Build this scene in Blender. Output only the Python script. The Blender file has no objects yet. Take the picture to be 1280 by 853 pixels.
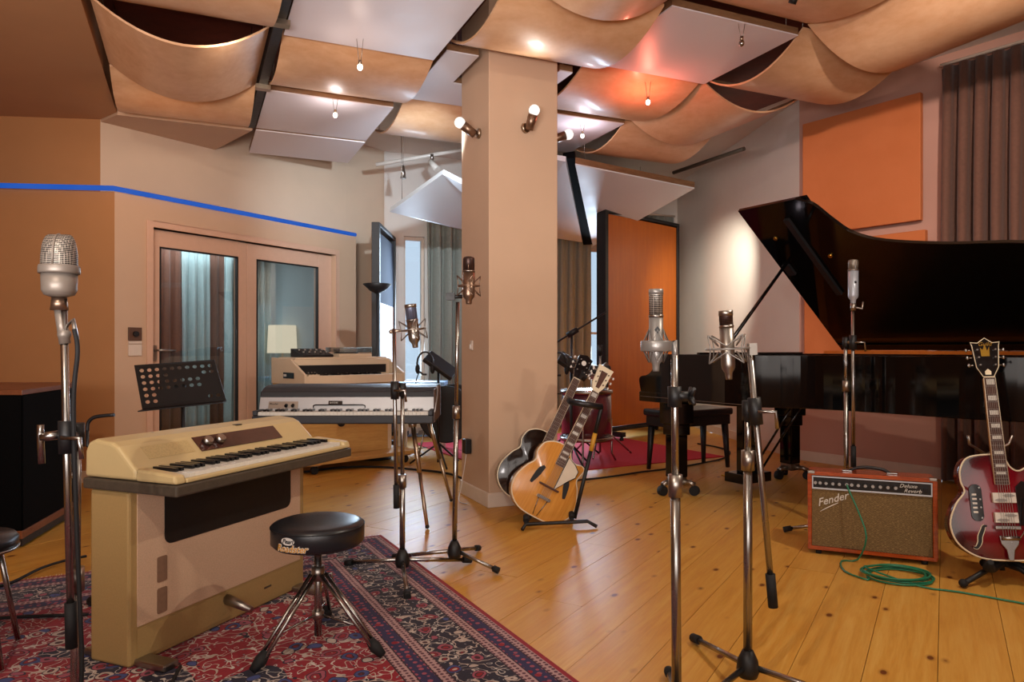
import bpy, math, random
from mathutils import Matrix, Vector
random.seed(7)
C = bpy.context.scene.collection
PI = math.pi

# ------------------------------------------------------------------ camera, world, lights, exposure
sc = bpy.context.scene
cam_d = bpy.data.cameras.new('camera')
cam = bpy.data.objects.new('camera', cam_d); C.objects.link(cam)
H = 1.04                                     # eye height in metres
cam.location = (0, 0, H); cam.rotation_euler = (PI/2, 0, 0)
cam_d.sensor_width = 36.0; cam_d.lens = 36.0*900/1280
cam_d.shift_y = 8.5/1280
cam_d.clip_start = 0.05
sc.camera = cam
vs = sc.view_settings
sc.display_settings.display_device = 'sRGB'
vs.view_transform = 'Standard'; vs.look = 'None'; vs.gamma = 1.0; vs.use_curve_mapping = False
vs.exposure = 0.0
sc.cycles.use_denoising = True
sc.cycles.max_bounces = 8; sc.cycles.diffuse_bounces = 4; sc.cycles.glossy_bounces = 4
sc.cycles.transparent_max_bounces = 12
sc.cycles.caustics_reflective = False; sc.cycles.caustics_refractive = False
sc.cycles.sample_clamp_indirect = 4.0

w = bpy.data.worlds.new('sky'); sc.world = w; w.use_nodes = True
bg = w.node_tree.nodes['Background']
bg.inputs[0].default_value = (0.72, 0.84, 1.0, 1); bg.inputs[1].default_value = 1.1

def area(name, loc, target, size, power, col, spread=180):
    d = bpy.data.lights.new(name, 'AREA'); d.shape = 'RECTANGLE'; d.size, d.size_y = size
    d.energy = power; d.color = col; d.spread = math.radians(spread)
    o = bpy.data.objects.new(name, d); C.objects.link(o); o.location = loc
    o.rotation_euler = (Vector(target)-Vector(loc)).to_track_quat('-Z', 'Y').to_euler()
    return o
def spot(name, loc, target, power, col, angle=80, blend=0.4, r=0.04):
    d = bpy.data.lights.new(name, 'SPOT'); d.energy = power; d.color = col
    d.spot_size = math.radians(angle); d.spot_blend = blend; d.shadow_soft_size = r
    o = bpy.data.objects.new(name, d); C.objects.link(o); o.location = loc
    o.rotation_euler = (Vector(target)-Vector(loc)).to_track_quat('-Z', 'Y').to_euler()
    return o
def point(name, loc, power, col, r=0.03, parent=None):
    d = bpy.data.lights.new(name, 'POINT'); d.energy = power; d.color = col; d.shadow_soft_size = r
    o = bpy.data.objects.new(name, d); C.objects.link(o); o.location = loc; o.parent = parent
    return o
WARM = (1.0, 0.72, 0.48); NEUT = (1.0, 0.88, 0.76); COOL = (0.62, 0.8, 1.0)
# added soft fill from behind the camera; no window is built there
area('fill_behind_camera', (0.3, -2.05, 1.7), (0.3, 5.0, 1.25), (5.0, 2.2), 66, (1.0, 0.92, 0.85))
# added upward fill for the ceiling sails, with no lamps standing there
area('ceiling_fill', (-0.8, -0.6, 1.25), (-0.9, 3.6, 3.3), (2.6, 0.5), 58, (1.0, 0.92, 0.9), 95)
# halogen ceiling spots before the first row of sails, plus added fill spots
spot('fill_spot_door', (-1.5, 3.9, 2.75), (-2.6, 6.7, 1.5), 34, (1.0, 0.82, 0.66), 90, 0.8)  # added fill for the door wall, no known lamp
spot('fill_spot_upper', (-2.3, 4.7, 2.35), (-3.0, 6.3, 2.65), 9, (1.0, 0.55, 0.24), 100, 1.0)  # added amber fill that tints the upper left wall
spot('halogen_spot_key', (-0.95, 0.0, 2.85), (-0.3, 3.8, 0.5), 118, (1.0, 0.86, 0.72), 110, 0.5, 0.025)
spot('halogen_spot_right', (2.15, 2.1, 2.95), (1.6, 3.6, 0.0), 112, (1.0, 0.86, 0.7), 125, 0.6, 0.03)
spot('fill_spot_panel', (1.9, 2.0, 2.66), (3.2, 6.0, 2.1), 330, (1.0, 0.82, 0.72), 52, 0.8)  # added fill to brighten the right wall and its orange panel
spot('halogen_spot_wall', (1.75, 7.1, 2.6), (2.5, 8.6, 1.6), 210, (1.0, 0.9, 0.74), 66, 1.0)
spot('halogen_spot_amber', (-2.6, 2.4, 2.75), (-3.6, 5.5, 1.6), 22, (1.0, 0.5, 0.18), 100, 0.8)
# daylight entering by the back windows
area('daylight_back_left', (-1.14, 8.50, 1.5), (-0.6, 5.0, 0.2), (0.24, 1.7), 22, COOL, 110)
area('daylight_back_right', (1.12, 9.35, 1.5), (0.7, 6.0, 0.4), (0.26, 1.7), 45, COOL, 110)

# ------------------------------------------------------------------ helpers
def at(px, py, Y):                 # point of the room seen at a pixel of the photo, Y metres into the room
    return Vector(((px-640)/900*Y, Y, H-(py-435)/900*Y))
def fl(px, py):                    # the same, on the floor
    return at(px, py, 900*H/(py-435))

class MB:
    def __init__(s): s.v = []; s.f = []; s.sm = []
    def add(s, vs_, fs, smooth=False, M=None):
        n = len(s.v)
        for p in vs_:
            p = Vector(p)
            s.v.append(M @ p if M is not None else p)
        for f in fs: s.f.append([i+n for i in f]); s.sm.append(smooth)
        return s
    def box(s, x0, x1, y0, y1, z0, z1, M=None):
        v = [(x, y, z) for z in (z0, z1) for y in (y0, y1) for x in (x0, x1)]
        return s.add(v, [(0,2,3,1),(4,5,7,6),(0,1,5,4),(2,6,7,3),(0,4,6,2),(1,3,7,5)], False, M)
    def cyl(s, p0, p1, r0, r1=None, n=12, smooth=True, caps=True):
        r1 = r0 if r1 is None else r1
        p0 = Vector(p0); p1 = Vector(p1); d = (p1-p0).normalized()
        a = d.orthogonal().normalized(); b = d.cross(a)
        v = []
        for p, r in ((p0, r0), (p1, r1)):
            for i in range(n):
                t = 2*PI*i/n; v.append(p + a*(r*math.cos(t)) + b*(r*math.sin(t)))
        s.add(v, [(i, (i+1) % n, n+(i+1) % n, n+i) for i in range(n)], smooth)
        if caps:
            s.add(v, [tuple(range(n-1, -1, -1)), tuple(range(n, 2*n))])
        return s
    def tube(s, pts, r, n=8, closed=False):
        pts = [Vector(p) for p in pts]; N = len(pts)
        rs = r if isinstance(r, (list, tuple)) else [r]*N
        v = []; a = None
        for i, p in enumerate(pts):
            if closed: d = pts[(i+1) % N]-pts[i-1]
            else: d = pts[min(i+1, N-1)]-pts[max(i-1, 0)]
            d.normalize()
            if a is None: a = d.orthogonal().normalized()
            else:
                a = a - d*a.dot(d)
                a = a.normalized() if a.length > 1e-6 else d.orthogonal().normalized()
            b = d.cross(a)
            for k in range(n):
                t = 2*PI*k/n; v.append(p + a*(rs[i]*math.cos(t)) + b*(rs[i]*math.sin(t)))
        f = []
        for i in range(N if closed else N-1):
            j = (i+1) % N
            for k in range(n): f.append((i*n+k, i*n+(k+1) % n, j*n+(k+1) % n, j*n+k))
        s.add(v, f, True)
        if not closed: s.add(v, [tuple(range(n-1, -1, -1)), tuple(range((N-1)*n, N*n))])
        return s
    def lathe(s, prof, n=24, M=None, smooth=True):
        v = []; f = []
        for r, z in prof:
            for k in range(n):
                t = 2*PI*k/n; v.append((r*math.cos(t), r*math.sin(t), z))
        m = len(prof)
        for i in range(m-1):
            for k in range(n): f.append((i*n+k, i*n+(k+1) % n, (i+1)*n+(k+1) % n, (i+1)*n+k))
        s.add(v, f, smooth, M)
        s.add(v, [tuple(range(n-1, -1, -1)), tuple(range((m-1)*n, m*n))], False, M)
        return s
    def ball(s, c, r, n=12, sc_=(1,1,1)):
        m = n//2; prof = [(max(r*math.sin(PI*i/m), 1e-4), -r*math.cos(PI*i/m)) for i in range(m+1)]
        return s.lathe(prof, n, Matrix.Translation(c) @ Matrix.Diagonal((*sc_, 1)))
    def prism(s, poly, z0, z1, M=None, smooth=False):     # poly of (x, y), extruded along z
        n = len(poly)
        v = [(x, y, z0) for x, y in poly]+[(x, y, z1) for x, y in poly]
        s.add(v, [tuple(range(n-1, -1, -1)), tuple(range(n, 2*n))], False, M)
        return s.add(v, [(i, (i+1) % n, n+(i+1) % n, n+i) for i in range(n)], smooth, M)
    def build(s, name, mat, parent=None, bevel=0, kind=None, label=None, loc=None, seg=2, home=False):
        me = bpy.data.meshes.new(name)
        off = Vector((0, 0, 0))
        if home:
            xs = [p.x for p in s.v]; ys = [p.y for p in s.v]; zs = [p.z for p in s.v]
            off = Vector(((min(xs)+max(xs))/2, (min(ys)+max(ys))/2, min(zs)))
        me.from_pydata([tuple(p-off) for p in s.v], [], s.f)
        me.polygons.foreach_set('use_smooth', s.sm)
        me.validate(); me.update()
        fix_normals(me)
        if mat: me.materials.append(mat)
        o = bpy.data.objects.new(name, me); C.objects.link(o)
        if home: o.location = off
        if loc is not None: o.location = loc
        if parent is not None: o.parent = parent
        if bevel:
            b = o.modifiers.new('bevel', 'BEVEL'); b.width = bevel; b.segments = seg; b.limit_method = 'ANGLE'
            b.angle_limit = math.radians(40)
        if kind: o['kind'] = kind
        if label: o['label'] = label
        return o
import bmesh
def fix_normals(me):
    bm = bmesh.new(); bm.from_mesh(me)
    bmesh.ops.remove_doubles(bm, verts=bm.verts, dist=1e-6)
    bmesh.ops.recalc_face_normals(bm, faces=bm.faces); bm.to_mesh(me); bm.free()

def thing(name, label, cat, loc=(0, 0, 0), rz=0, group=None, M=None):
    o = bpy.data.objects.new(name, None); C.objects.link(o); o.empty_display_size = 0.1
    if M is not None: o.matrix_world = M
    else: o.location = loc; o.rotation_euler = (0, 0, rz)
    return tag(o, label, cat, group)
def tag(o, label, cat, group=None):
    o['label'] = label; o['category'] = cat
    if group: o['group'] = group
    return o
def struct(o): o['kind'] = 'structure'; return o
def copy_tree(o, parent=None):
    c = o.copy(); C.objects.link(c)
    if parent is not None: c.parent = parent
    for ch in list(o.children): copy_tree(ch, c)
    return c
def catmull(pts, n=6, closed=False):
    pts = [Vector(p) for p in pts]; N = len(pts); out = []
    rng = range(N if closed else N-1)
    for i in rng:
        if closed: p0, p1, p2, p3 = pts[i-1], pts[i], pts[(i+1) % N], pts[(i+2) % N]
        else: p0, p1, p2, p3 = pts[max(i-1, 0)], pts[i], pts[i+1], pts[min(i+2, N-1)]
        for k in range(n):
            t = k/n
            out.append(0.5*((2*p1)+(p2-p0)*t+(2*p0-5*p1+4*p2-p3)*t*t+(3*p1-p0-3*p2+p3)*t**3))
    if not closed: out.append(pts[-1])
    return out
def text_mesh(name, s, size, mat, parent, M, extrude=0.001, shear=0.0, bend=None, align='LEFT', bold=0.0, label=None):
    cu = bpy.data.curves.new('txt', 'FONT'); cu.body = s; cu.size = size; cu.extrude = extrude; cu.shear = shear
    cu.align_x = align; cu.offset = bold; cu.resolution_u = 2
    ob = bpy.data.objects.new('txt', cu); C.objects.link(ob)
    dg = bpy.context.evaluated_depsgraph_get()
    me = bpy.data.meshes.new_from_object(ob.evaluated_get(dg))
    bpy.data.objects.remove(ob); bpy.data.curves.remove(cu)
    for v in me.vertices:
        p = v.co.copy()
        if bend:                              # wrap onto a vertical cylinder of radius bend, facing -Y
            a = p.x/bend; r = bend+p.z
            p = Vector((r*math.sin(a), -r*math.cos(a), p.y))
        v.co = M @ p
    me.materials.clear(); me.materials.append(mat); me.name = name
    o = bpy.data.objects.new(name, me); C.objects.link(o); o.parent = parent
    if label: o['label'] = label
    return o
FRONT = Matrix.Rotation(PI/2, 4, 'X')        # lettering in XY -> standing in XZ, read from -Y

# ------------------------------------------------------------------ materials
def lin(c):
    if isinstance(c, str):
        c = c.lstrip('#'); c = tuple(int(c[i:i+2], 16)/255 for i in (0, 2, 4))
        return tuple(x/12.92 if x <= .04045 else ((x+.055)/1.055)**2.4 for x in c)
    return c
class NT:
    def __init__(s, name):
        s.m = bpy.data.materials.new(name); s.m.use_nodes = True
        s.t = s.m.node_tree; s.b = s.t.nodes['Principled BSDF']; s.out = s.t.nodes['Material Output']
    def n(s, typ, **kw):
        nd = s.t.nodes.new(typ)
        for k, v in kw.items():
            if k in nd.bl_rna.properties.keys() and k not in ('inputs',): setattr(nd, k, v)
        return nd
    def l(s, a, b): s.t.links.new(a, b)
    def put(s, sock, v):
        if hasattr(v, 'default_value') or isinstance(v, bpy.types.NodeSocket): s.l(v, sock)
        else: sock.default_value = v
    def math(s, op, a, b=0.0, c=0.0):
        nd = s.n('ShaderNodeMath', operation=op)
        s.put(nd.inputs[0], a); s.put(nd.inputs[1], b); s.put(nd.inputs[2], c)
        return nd.outputs[0]
    def mix(s, fac, a, b):
        nd = s.n('ShaderNodeMix', data_type='RGBA')
        s.put(nd.inputs[0], fac)
        for i, v in ((6, a), (7, b)):
            if isinstance(v, (tuple, list)): nd.inputs[i].default_value = (*v[:3], 1)
            else: s.l(v, nd.inputs[i])
        return nd.outputs[2]
    def coord(s, kind='Object'): return s.n('ShaderNodeTexCoord').outputs[kind]
    def mapping(s, vec, scale=(1,1,1), loc=(0,0,0), rot=(0,0,0)):
        nd = s.n('ShaderNodeMapping'); s.l(vec, nd.inputs[0])
        s.put(nd.inputs[1], loc) if not isinstance(loc, tuple) else setattr(nd.inputs[1], 'default_value', loc)
        nd.inputs[2].default_value = rot; nd.inputs[3].default_value = scale
        return nd.outputs[0]
    def noise(s, vec, scale=5, detail=3, rough=0.5, dist=0.0, dim='3D'):
        nd = s.n('ShaderNodeTexNoise', noise_dimensions=dim)
        if vec is not None: s.l(vec, nd.inputs['Vector'])
        nd.inputs['Scale'].default_value = scale; nd.inputs['Detail'].default_value = detail
        nd.inputs['Roughness'].default_value = rough; nd.inputs['Distortion'].default_value = dist
        return nd.outputs['Fac']
    def vor(s, vec, scale=5, feature='F1', rnd=1.0, out='Distance'):
        nd = s.n('ShaderNodeTexVoronoi', feature=feature); s.l(vec, nd.inputs['Vector'])
        nd.inputs['Scale'].default_value = scale; nd.inputs['Randomness'].default_value = rnd
        return nd.outputs[out]
    def ramp(s, fac, stops, interp='LINEAR'):
        nd = s.n('ShaderNodeValToRGB'); s.l(fac, nd.inputs[0]); cr = nd.color_ramp; cr.interpolation = interp
        while len(cr.elements) < len(stops): cr.elements.new(0.5)
        for e, (p, c) in zip(cr.elements, stops): e.position = p; e.color = (*lin(c)[:3], 1)
        return nd.outputs[0]
    def bump(s, h, strength=0.2, dist=0.01):
        nd = s.n('ShaderNodeBump'); s.l(h, nd.inputs['Height']); nd.inputs['Strength'].default_value = strength
        nd.inputs['Distance'].default_value = dist; s.l(nd.outputs[0], s.b.inputs['Normal'])
    def set(s, **kw):
        names = dict(color='Base Color', rough='Roughness', metal='Metallic', spec='Specular IOR Level', coat='Coat Weight',
                     coat_rough='Coat Roughness', sheen='Sheen Weight', emit='Emission Color', emit_s='Emission Strength', alpha='Alpha')
        for k, v in kw.items():
            i = s.b.inputs[names[k]]
            if isinstance(v, bpy.types.NodeSocket): s.l(v, i)
            elif isinstance(v, (tuple, list)): i.default_value = (*v[:3], 1)
            else: i.default_value = v
        return s
def shade(c, f): return tuple(max(0, min(1, x*f)) for x in lin(c))
def plain(name, col, rough=0.5, metal=0.0, spec=0.5, coat=0.0, var=0.12, scale=18, bump=0.0, sheen=0.0, stretch=(1,1,1)):
    t = NT(name); v = t.mapping(t.coord(), stretch); f = t.noise(v, scale, 3, 0.55)
    t.set(color=t.ramp(f, [(0.25, shade(col, 1-var)), (0.75, shade(col, 1+var))]), metal=metal, spec=spec, coat=coat, sheen=sheen)
    g = t.noise(v, scale*2.3, 2)
    k_ = 0.02 if (metal > .5 or rough < .1) else 0.16
    t.set(rough=t.math('MULTIPLY_ADD', g, k_, max(0.02, rough-k_/2)))
    if bump: t.bump(f, bump, 0.004)
    return t.m
def wood(name, dark, light, stretch=(1.5, 18, 18), rough=0.4, coat=0.0, scale=1.6, bump=0.03, dist=0.6):
    t = NT(name); v = t.mapping(t.coord(), stretch)
    f = t.noise(v, scale, 5, 0.62, dist); g = t.noise(v, scale*5, 3, 0.6)
    h = t.math('MULTIPLY_ADD', g, 0.35, t.math('MULTIPLY', f, 0.75))
    t.set(color=t.ramp(h, [(0.32, dark), (0.72, light)]), rough=rough, coat=coat, coat_rough=0.12)
    t.bump(g, bump, 0.003)
    return t.m
def emis(name, col, s):
    t = NT(name); f = t.noise(t.coord(), 4, 1)
    t.set(color=(0.01, 0.01, 0.01), spec=0.0, emit=t.mix(t.math('MULTIPLY', f, 0.04), lin(col), (1, 1, 1)), emit_s=s); return t.m
def glass(name, tint=(0.9, 0.95, 0.97), refl=0.10):
    t = NT(name); t.t.nodes.remove(t.b)
    tr = t.n('ShaderNodeBsdfTransparent'); tr.inputs[0].default_value = (*tint, 1)
    gl = t.n('ShaderNodeBsdfGlossy'); gl.inputs['Roughness'].default_value = 0.01
    fr = t.n('ShaderNodeLayerWeight'); fr.inputs[0].default_value = 0.25
    mx = t.n('ShaderNodeMixShader')
    t.l(t.math('MULTIPLY_ADD', fr.outputs['Fresnel'], 0.7, refl), mx.inputs[0])
    t.l(tr.outputs[0], mx.inputs[1]); t.l(gl.outputs[0], mx.inputs[2]); t.l(mx.outputs[0], t.out.inputs[0])
    return t.m
def perforated(name, base, hole, step=0.006, fill=0.32, rough=0.5, metal=0.0):
    t = NT(name); v = t.coord()
    sx = t.n('ShaderNodeSeparateXYZ'); t.l(v, sx.inputs[0])
    def cell(o): return t.math('SUBTRACT', t.math('FRACT', t.math('DIVIDE', o, step)), 0.5)
    a, b, c = [cell(sx.outputs[i]) for i in range(3)]
    # dots on whichever two axes lie in the face
    nm = t.n('ShaderNodeNewGeometry'); 
    d1 = t.math('ADD', t.math('MULTIPLY', a, a), t.math('MULTIPLY', c, c))
    d2 = t.math('ADD', t.math('MULTIPLY', b, b), t.math('MULTIPLY', c, c))
    m = t.math('LESS_THAN', t.math('MINIMUM', d1, d2), fill*fill)
    t.set(color=t.mix(m, lin(base), lin(hole)), rough=rough, metal=metal); return t.m

m = {}
m['plaster'] = plain('plaster_cream', '#c9a98d', 0.8, var=0.03, scale=3, bump=0.04)
m['plaster_pale'] = plain('plaster_pale', '#d2bda6', 0.8, var=0.03, scale=3, bump=0.04)
m['plaster_white'] = plain('plaster_white', '#dcd6ce', 0.8, var=0.03, scale=3, bump=0.04)
m['plaster_amber_lit'] = plain('plaster_amber_lit', '#ad7a4c', 0.8, var=0.04, scale=3, bump=0.04)  # left wall plaster with amber lamplight worked into its colour
m['plaster_rose'] = plain('plaster_rose', '#c39583', 0.8, var=0.03, scale=3, bump=0.04)
m['soffit'] = plain('soffit_shaded', '#b98a60', 0.85, var=0.04, scale=2)  # wall beige darkened to carry the dim light on the soffit
m['trim'] = plain('trim_paint', '#d8c8b8', 0.45, var=0.03)
m['door'] = plain('door_paint', '#d2ab92', 0.4, var=0.03)
m['sail'] = wood('sail_plywood', '#d09a6c', '#e8bd94', (1.6, 1.6, 6), 0.45, 0.1, 1.6, 0.0, 0.5)
m['gap_dark'] = wood('gap_dark_board', '#5a2416', '#7a3420', (2, 2, 2), 0.6, 0.0, 1.4, 0.0)
m['sail_edge'] = wood('sail_edge_ply', '#6b4a30', '#8f6a48', (3, 3, 20), 0.6)
m['white_panel'] = plain('white_panel_paint', '#e4dde0', 0.42, var=0.02, scale=2)
m['cloud'] = plain('cloud_paint', '#d9dcdd', 0.5, var=0.02, scale=2)
m['black'] = plain('black_paint', '#111113', 0.5, var=0.15)
m['mic_body'] = plain('mic_grey_beige', '#857b71', 0.42, 0.35, var=0.05)
m['cloth_black'] = plain('black_cloth', '#070708', 0.95, var=0.2, scale=200, spec=0.1)
m['rubber'] = plain('black_rubber', '#101012', 0.75, var=0.15)
m['black_gloss'] = plain('piano_lacquer', '#050506', 0.06, var=0.05, spec=0.5)
m['vinyl'] = plain('black_vinyl', '#1b1c20', 0.34, var=0.1, scale=60, bump=0.05)
m['chrome'] = plain('chrome', '#a3a09c', 0.27, 1.0, var=0.05)
m['steel'] = plain('satin_steel', '#a49d95', 0.34, 1.0, var=0.07)
m['nickel'] = plain('nickel', '#b3a28e', 0.3, 1.0, var=0.06)
m['gold'] = plain('gold', '#c89b3f', 0.3, 1.0, var=0.05)
m['gold_mic'] = plain('aged_brass_mic', '#8d7462', 0.35, 0.9, var=0.06)
m['orange_panel'] = wood('orange_panel_cloth', '#c26c38', '#cb7542', (1, 1, 1), 0.85, 0, 1.5, 0.0)
m['gobo_wood'] = wood('gobo_veneer', '#ad560a', '#be6410', (20, 20, 1.2), 0.45, 0.15, 1.0, 0.0)
m['gobo_blue'] = plain('gobo_cloth', '#3b4a63', 0.9, var=0.15, scale=200)
m['curtain_brown'] = plain('velvet_brown', '#6a4738', 0.85, var=0.12, scale=40, sheen=0.15)
m['curtain_grey'] = plain('curtain_greygreen', '#8b9188', 0.85, var=0.08, scale=40, sheen=0.2)
m['curtain_teal'] = plain('curtain_teal', '#a3b9ba', 0.85, var=0.08, scale=40, sheen=0.2)
m['carpet_red'] = plain('carpet_red', '#c02c40', 0.95, var=0.2, scale=160, bump=0.3)
m['cream'] = plain('cream_abs', '#c4ad7c', 0.42, var=0.05, scale=5)
m['cream_case'] = plain('cream_leatherette', '#a88a58', 0.5, var=0.05, scale=140, bump=0.12)
m['stand_cloth'] = plain('tan_grille_cloth', '#cba98b', 0.85, var=0.12, scale=220, bump=0.2)
m['cream_perf'] = plain('cream_perforated', '#bda572', 0.5, var=0.16, scale=190, bump=0.3)
m['dark_trim'] = plain('dark_olive_trim', '#4a4136', 0.45, var=0.2, scale=60)
m['panel_maroon'] = plain('maroon_acrylic', '#42241f', 0.15, var=0.5, scale=14, coat=0.4)
m['key_white'] = plain('ivory_keys', '#ddd8cc', 0.25, var=0.03)
m['key_black'] = plain('ebony_keys', '#141416', 0.2, var=0.1)
m['mello'] = plain('white_cabinet_paint', '#d8c3a6', 0.4, var=0.04, scale=6)
m['wood_light'] = wood('plywood_light', '#b98b4d', '#d3a964', (2, 14, 14), 0.5)
m['wood_brown'] = wood('walnut', '#6a3a20', '#8a5232', (14, 2, 14), 0.45)
m['silver'] = plain('silver_anodised', '#b9bcc0', 0.38, 0.6, var=0.04, stretch=(1, 40, 40))
m['tolex'] = plain('black_tolex', '#26282d', 0.5, var=0.2, scale=200, bump=0.2)
m['tolex_brown'] = plain('brown_tolex', '#4b3630', 0.55, var=0.2, scale=200, bump=0.2)
m['amp_shell'] = wood('amp_lacquer', '#7c2a0c', '#b5501c', (4, 30, 30), 0.2, 0.4)
m['grille'] = None
m['acoustic_top'] = wood('spruce_top', '#c07a2c', '#dc9c48', (40, 6, 2), 0.2, 0.6, 1.2, 0.0)
m['acoustic_side'] = wood('maple_side', '#c89a60', '#e0ba86', (4, 4, 20), 0.25, 0.5)
m['black_body'] = plain('black_guitar_lacquer', '#1a0f0c', 0.12, coat=0.6)
m['binding'] = plain('cream_binding', '#e2d4b8', 0.35, var=0.04)
m['rosewood'] = wood('rosewood', '#3a2018', '#5d3526', (30, 30, 3), 0.4)
m['neck'] = wood('maple_neck', '#a06a34', '#c08c4c', (30, 30, 3), 0.3, 0.3)
m['tortoise'] = plain('pickguard_black', '#141214', 0.12, coat=0.4)
m['pearl'] = plain('mother_of_pearl', '#d9d4cc', 0.2, var=0.1, scale=80)
m['pickguard_cream'] = plain('pickguard_cream', '#d8cbb8', 0.2, var=0.05)
m['maroon_drum'] = plain('maroon_drum_shell', '#54222c', 0.2, coat=0.5)
m['drum_head'] = plain('drum_head_white', '#d4d0c8', 0.5, var=0.04)
m['light_blue'] = plain('pale_blue_case', '#7aa3cf', 0.5, var=0.06)
m['white_plastic'] = plain('white_plastic', '#d9d2c9', 0.4, var=0.03)
m['brown_plastic'] = plain('brown_plastic', '#5d4234', 0.4, var=0.05)
m['green_cable'] = plain('green_cable', '#1f7a5a', 0.4, var=0.1)
m['mic_grey'] = plain('mic_pale_grey', '#a6acb6', 0.35, 0.3, var=0.05)
m['mic_silver'] = plain('mic_silver', '#8f8b86', 0.36, 0.5, var=0.05)
m['yellow_sleeve'] = plain('yellow_sleeve', '#c9932c', 0.5, var=0.06)
m['patch'] = plain('worn_patch', '#80604a', 0.8, var=0.1, scale=90)
m['mic_mesh'] = perforated('mic_mesh_silver', '#b8aea2', '#2c2824', 0.0050, 0.36, 0.45, 0.5)
m['mic_mesh_dark'] = perforated('mic_mesh_bronze', '#5a4038', '#1c1210', 0.0035, 0.36, 0.4, 0.6)
m['mic_mesh_blue'] = perforated('mic_mesh_slate', '#7d8298', '#34384a', 0.0035, 0.36, 0.4, 0.5)
m['bulb'] = emis('halogen_bulb', '#fff3e0', 6)
m['bulb_soft'] = emis('frosted_bulb', '#fff3ea', 1.2)
m['led_blue'] = emis('blue_led', '#0a5ac8', 0.8)
m['shade_lit'] = emis('lamp_shade_lit', '#ffe9c8', 0.9)
m['clear'] = glass('window_glass')
m['clear_dark'] = glass('studio_door_glass', (0.86, 0.91, 0.93), 0.05)
m['booth'] = plain('booth_paint', '#a9b3b4', 0.8, var=0.03, scale=3)
m['gold_print'] = plain('gold_print', '#c9923a', 0.4, var=0.04)
m['jewel'] = emis('red_jewel', '#e04030', 0.6)

def floor_mat():
    t = NT('pine_boards'); co = t.coord()
    oi = t.n('ShaderNodeObjectInfo'); r = oi.outputs['Random']
    cx = t.n('ShaderNodeCombineXYZ'); t.l(t.math('MULTIPLY', r, 37.0), cx.inputs[0]); t.l(t.math('MULTIPLY', r, 91.0), cx.inputs[2])
    ad = t.n('ShaderNodeVectorMath', operation='ADD'); t.l(co, ad.inputs[0]); t.l(cx.outputs[0], ad.inputs[1])
    v = t.mapping(ad.outputs[0], (1.1, 16, 1)); f = t.noise(v, 1.5, 5, 0.6, 0.9); g = t.noise(v, 9, 3, 0.6)
    h = t.math('MULTIPLY_ADD', g, 0.3, t.math('MULTIPLY', f, 0.75))
    base = t.ramp(h, [(0.3, '#be8334'), (0.5, '#d09942'), (0.75, '#deb15c')])
    big = t.noise(co, 0.9, 2); base = t.mix(t.math('MULTIPLY', big, 0.28), base, lin('#b57a34'))
    base = t.mix(t.math('MULTIPLY', r, 0.30), base, lin('#c08a40'))
    kv = t.mapping(ad.outputs[0], (4.6, 8.2, 1)); k = t.vor(kv, 1.0, 'F1', 1.0)
    kn = t.math('SUBTRACT', 1.0, t.math('SMOOTHSTEP', k, 0.045, 0.1)) if False else None
    kr = t.ramp(k, [(0.07, (1, 1, 1)), (0.10, (0.35, 0.35, 0.35)), (0.16, (0, 0, 0))])
    base = t.mix(kr, base, lin('#6d3a18'))
    t.set(color=base, rough=t.math('MULTIPLY_ADD', f, 0.2, 0.32), spec=0.25, coat=0.0)
    t.bump(g, 0.04, 0.003); return t.m
m['floor'] = floor_mat()

def grille_mat():
    t = NT('amp_grille_cloth'); v = t.coord(); sx = t.n('ShaderNodeSeparateXYZ'); t.l(v, sx.inputs[0])
    a = t.math('SINE', t.math('MULTIPLY', sx.outputs[0], 500)); b = t.math('SINE', t.math('MULTIPLY', sx.outputs[2], 900))
    f = t.math('MULTIPLY_ADD', t.math('MULTIPLY', a, b), 0.5, 0.5)
    n_ = t.noise(t.mapping(v, (1, 1, 4)), 90, 3)
    c = t.mix(t.math('MULTIPLY', f, 0.7), lin('#4a3618'), lin('#8f7446')); c = t.mix(t.ramp(n_, [(.5, (0, 0, 0)), (.7, (.7, .7, .7))]), c, lin('#a98c5c'))
    t.set(color=c, rough=0.8); t.bump(f, 0.3, 0.002); return t.m
m['grille'] = grille_mat()

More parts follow.
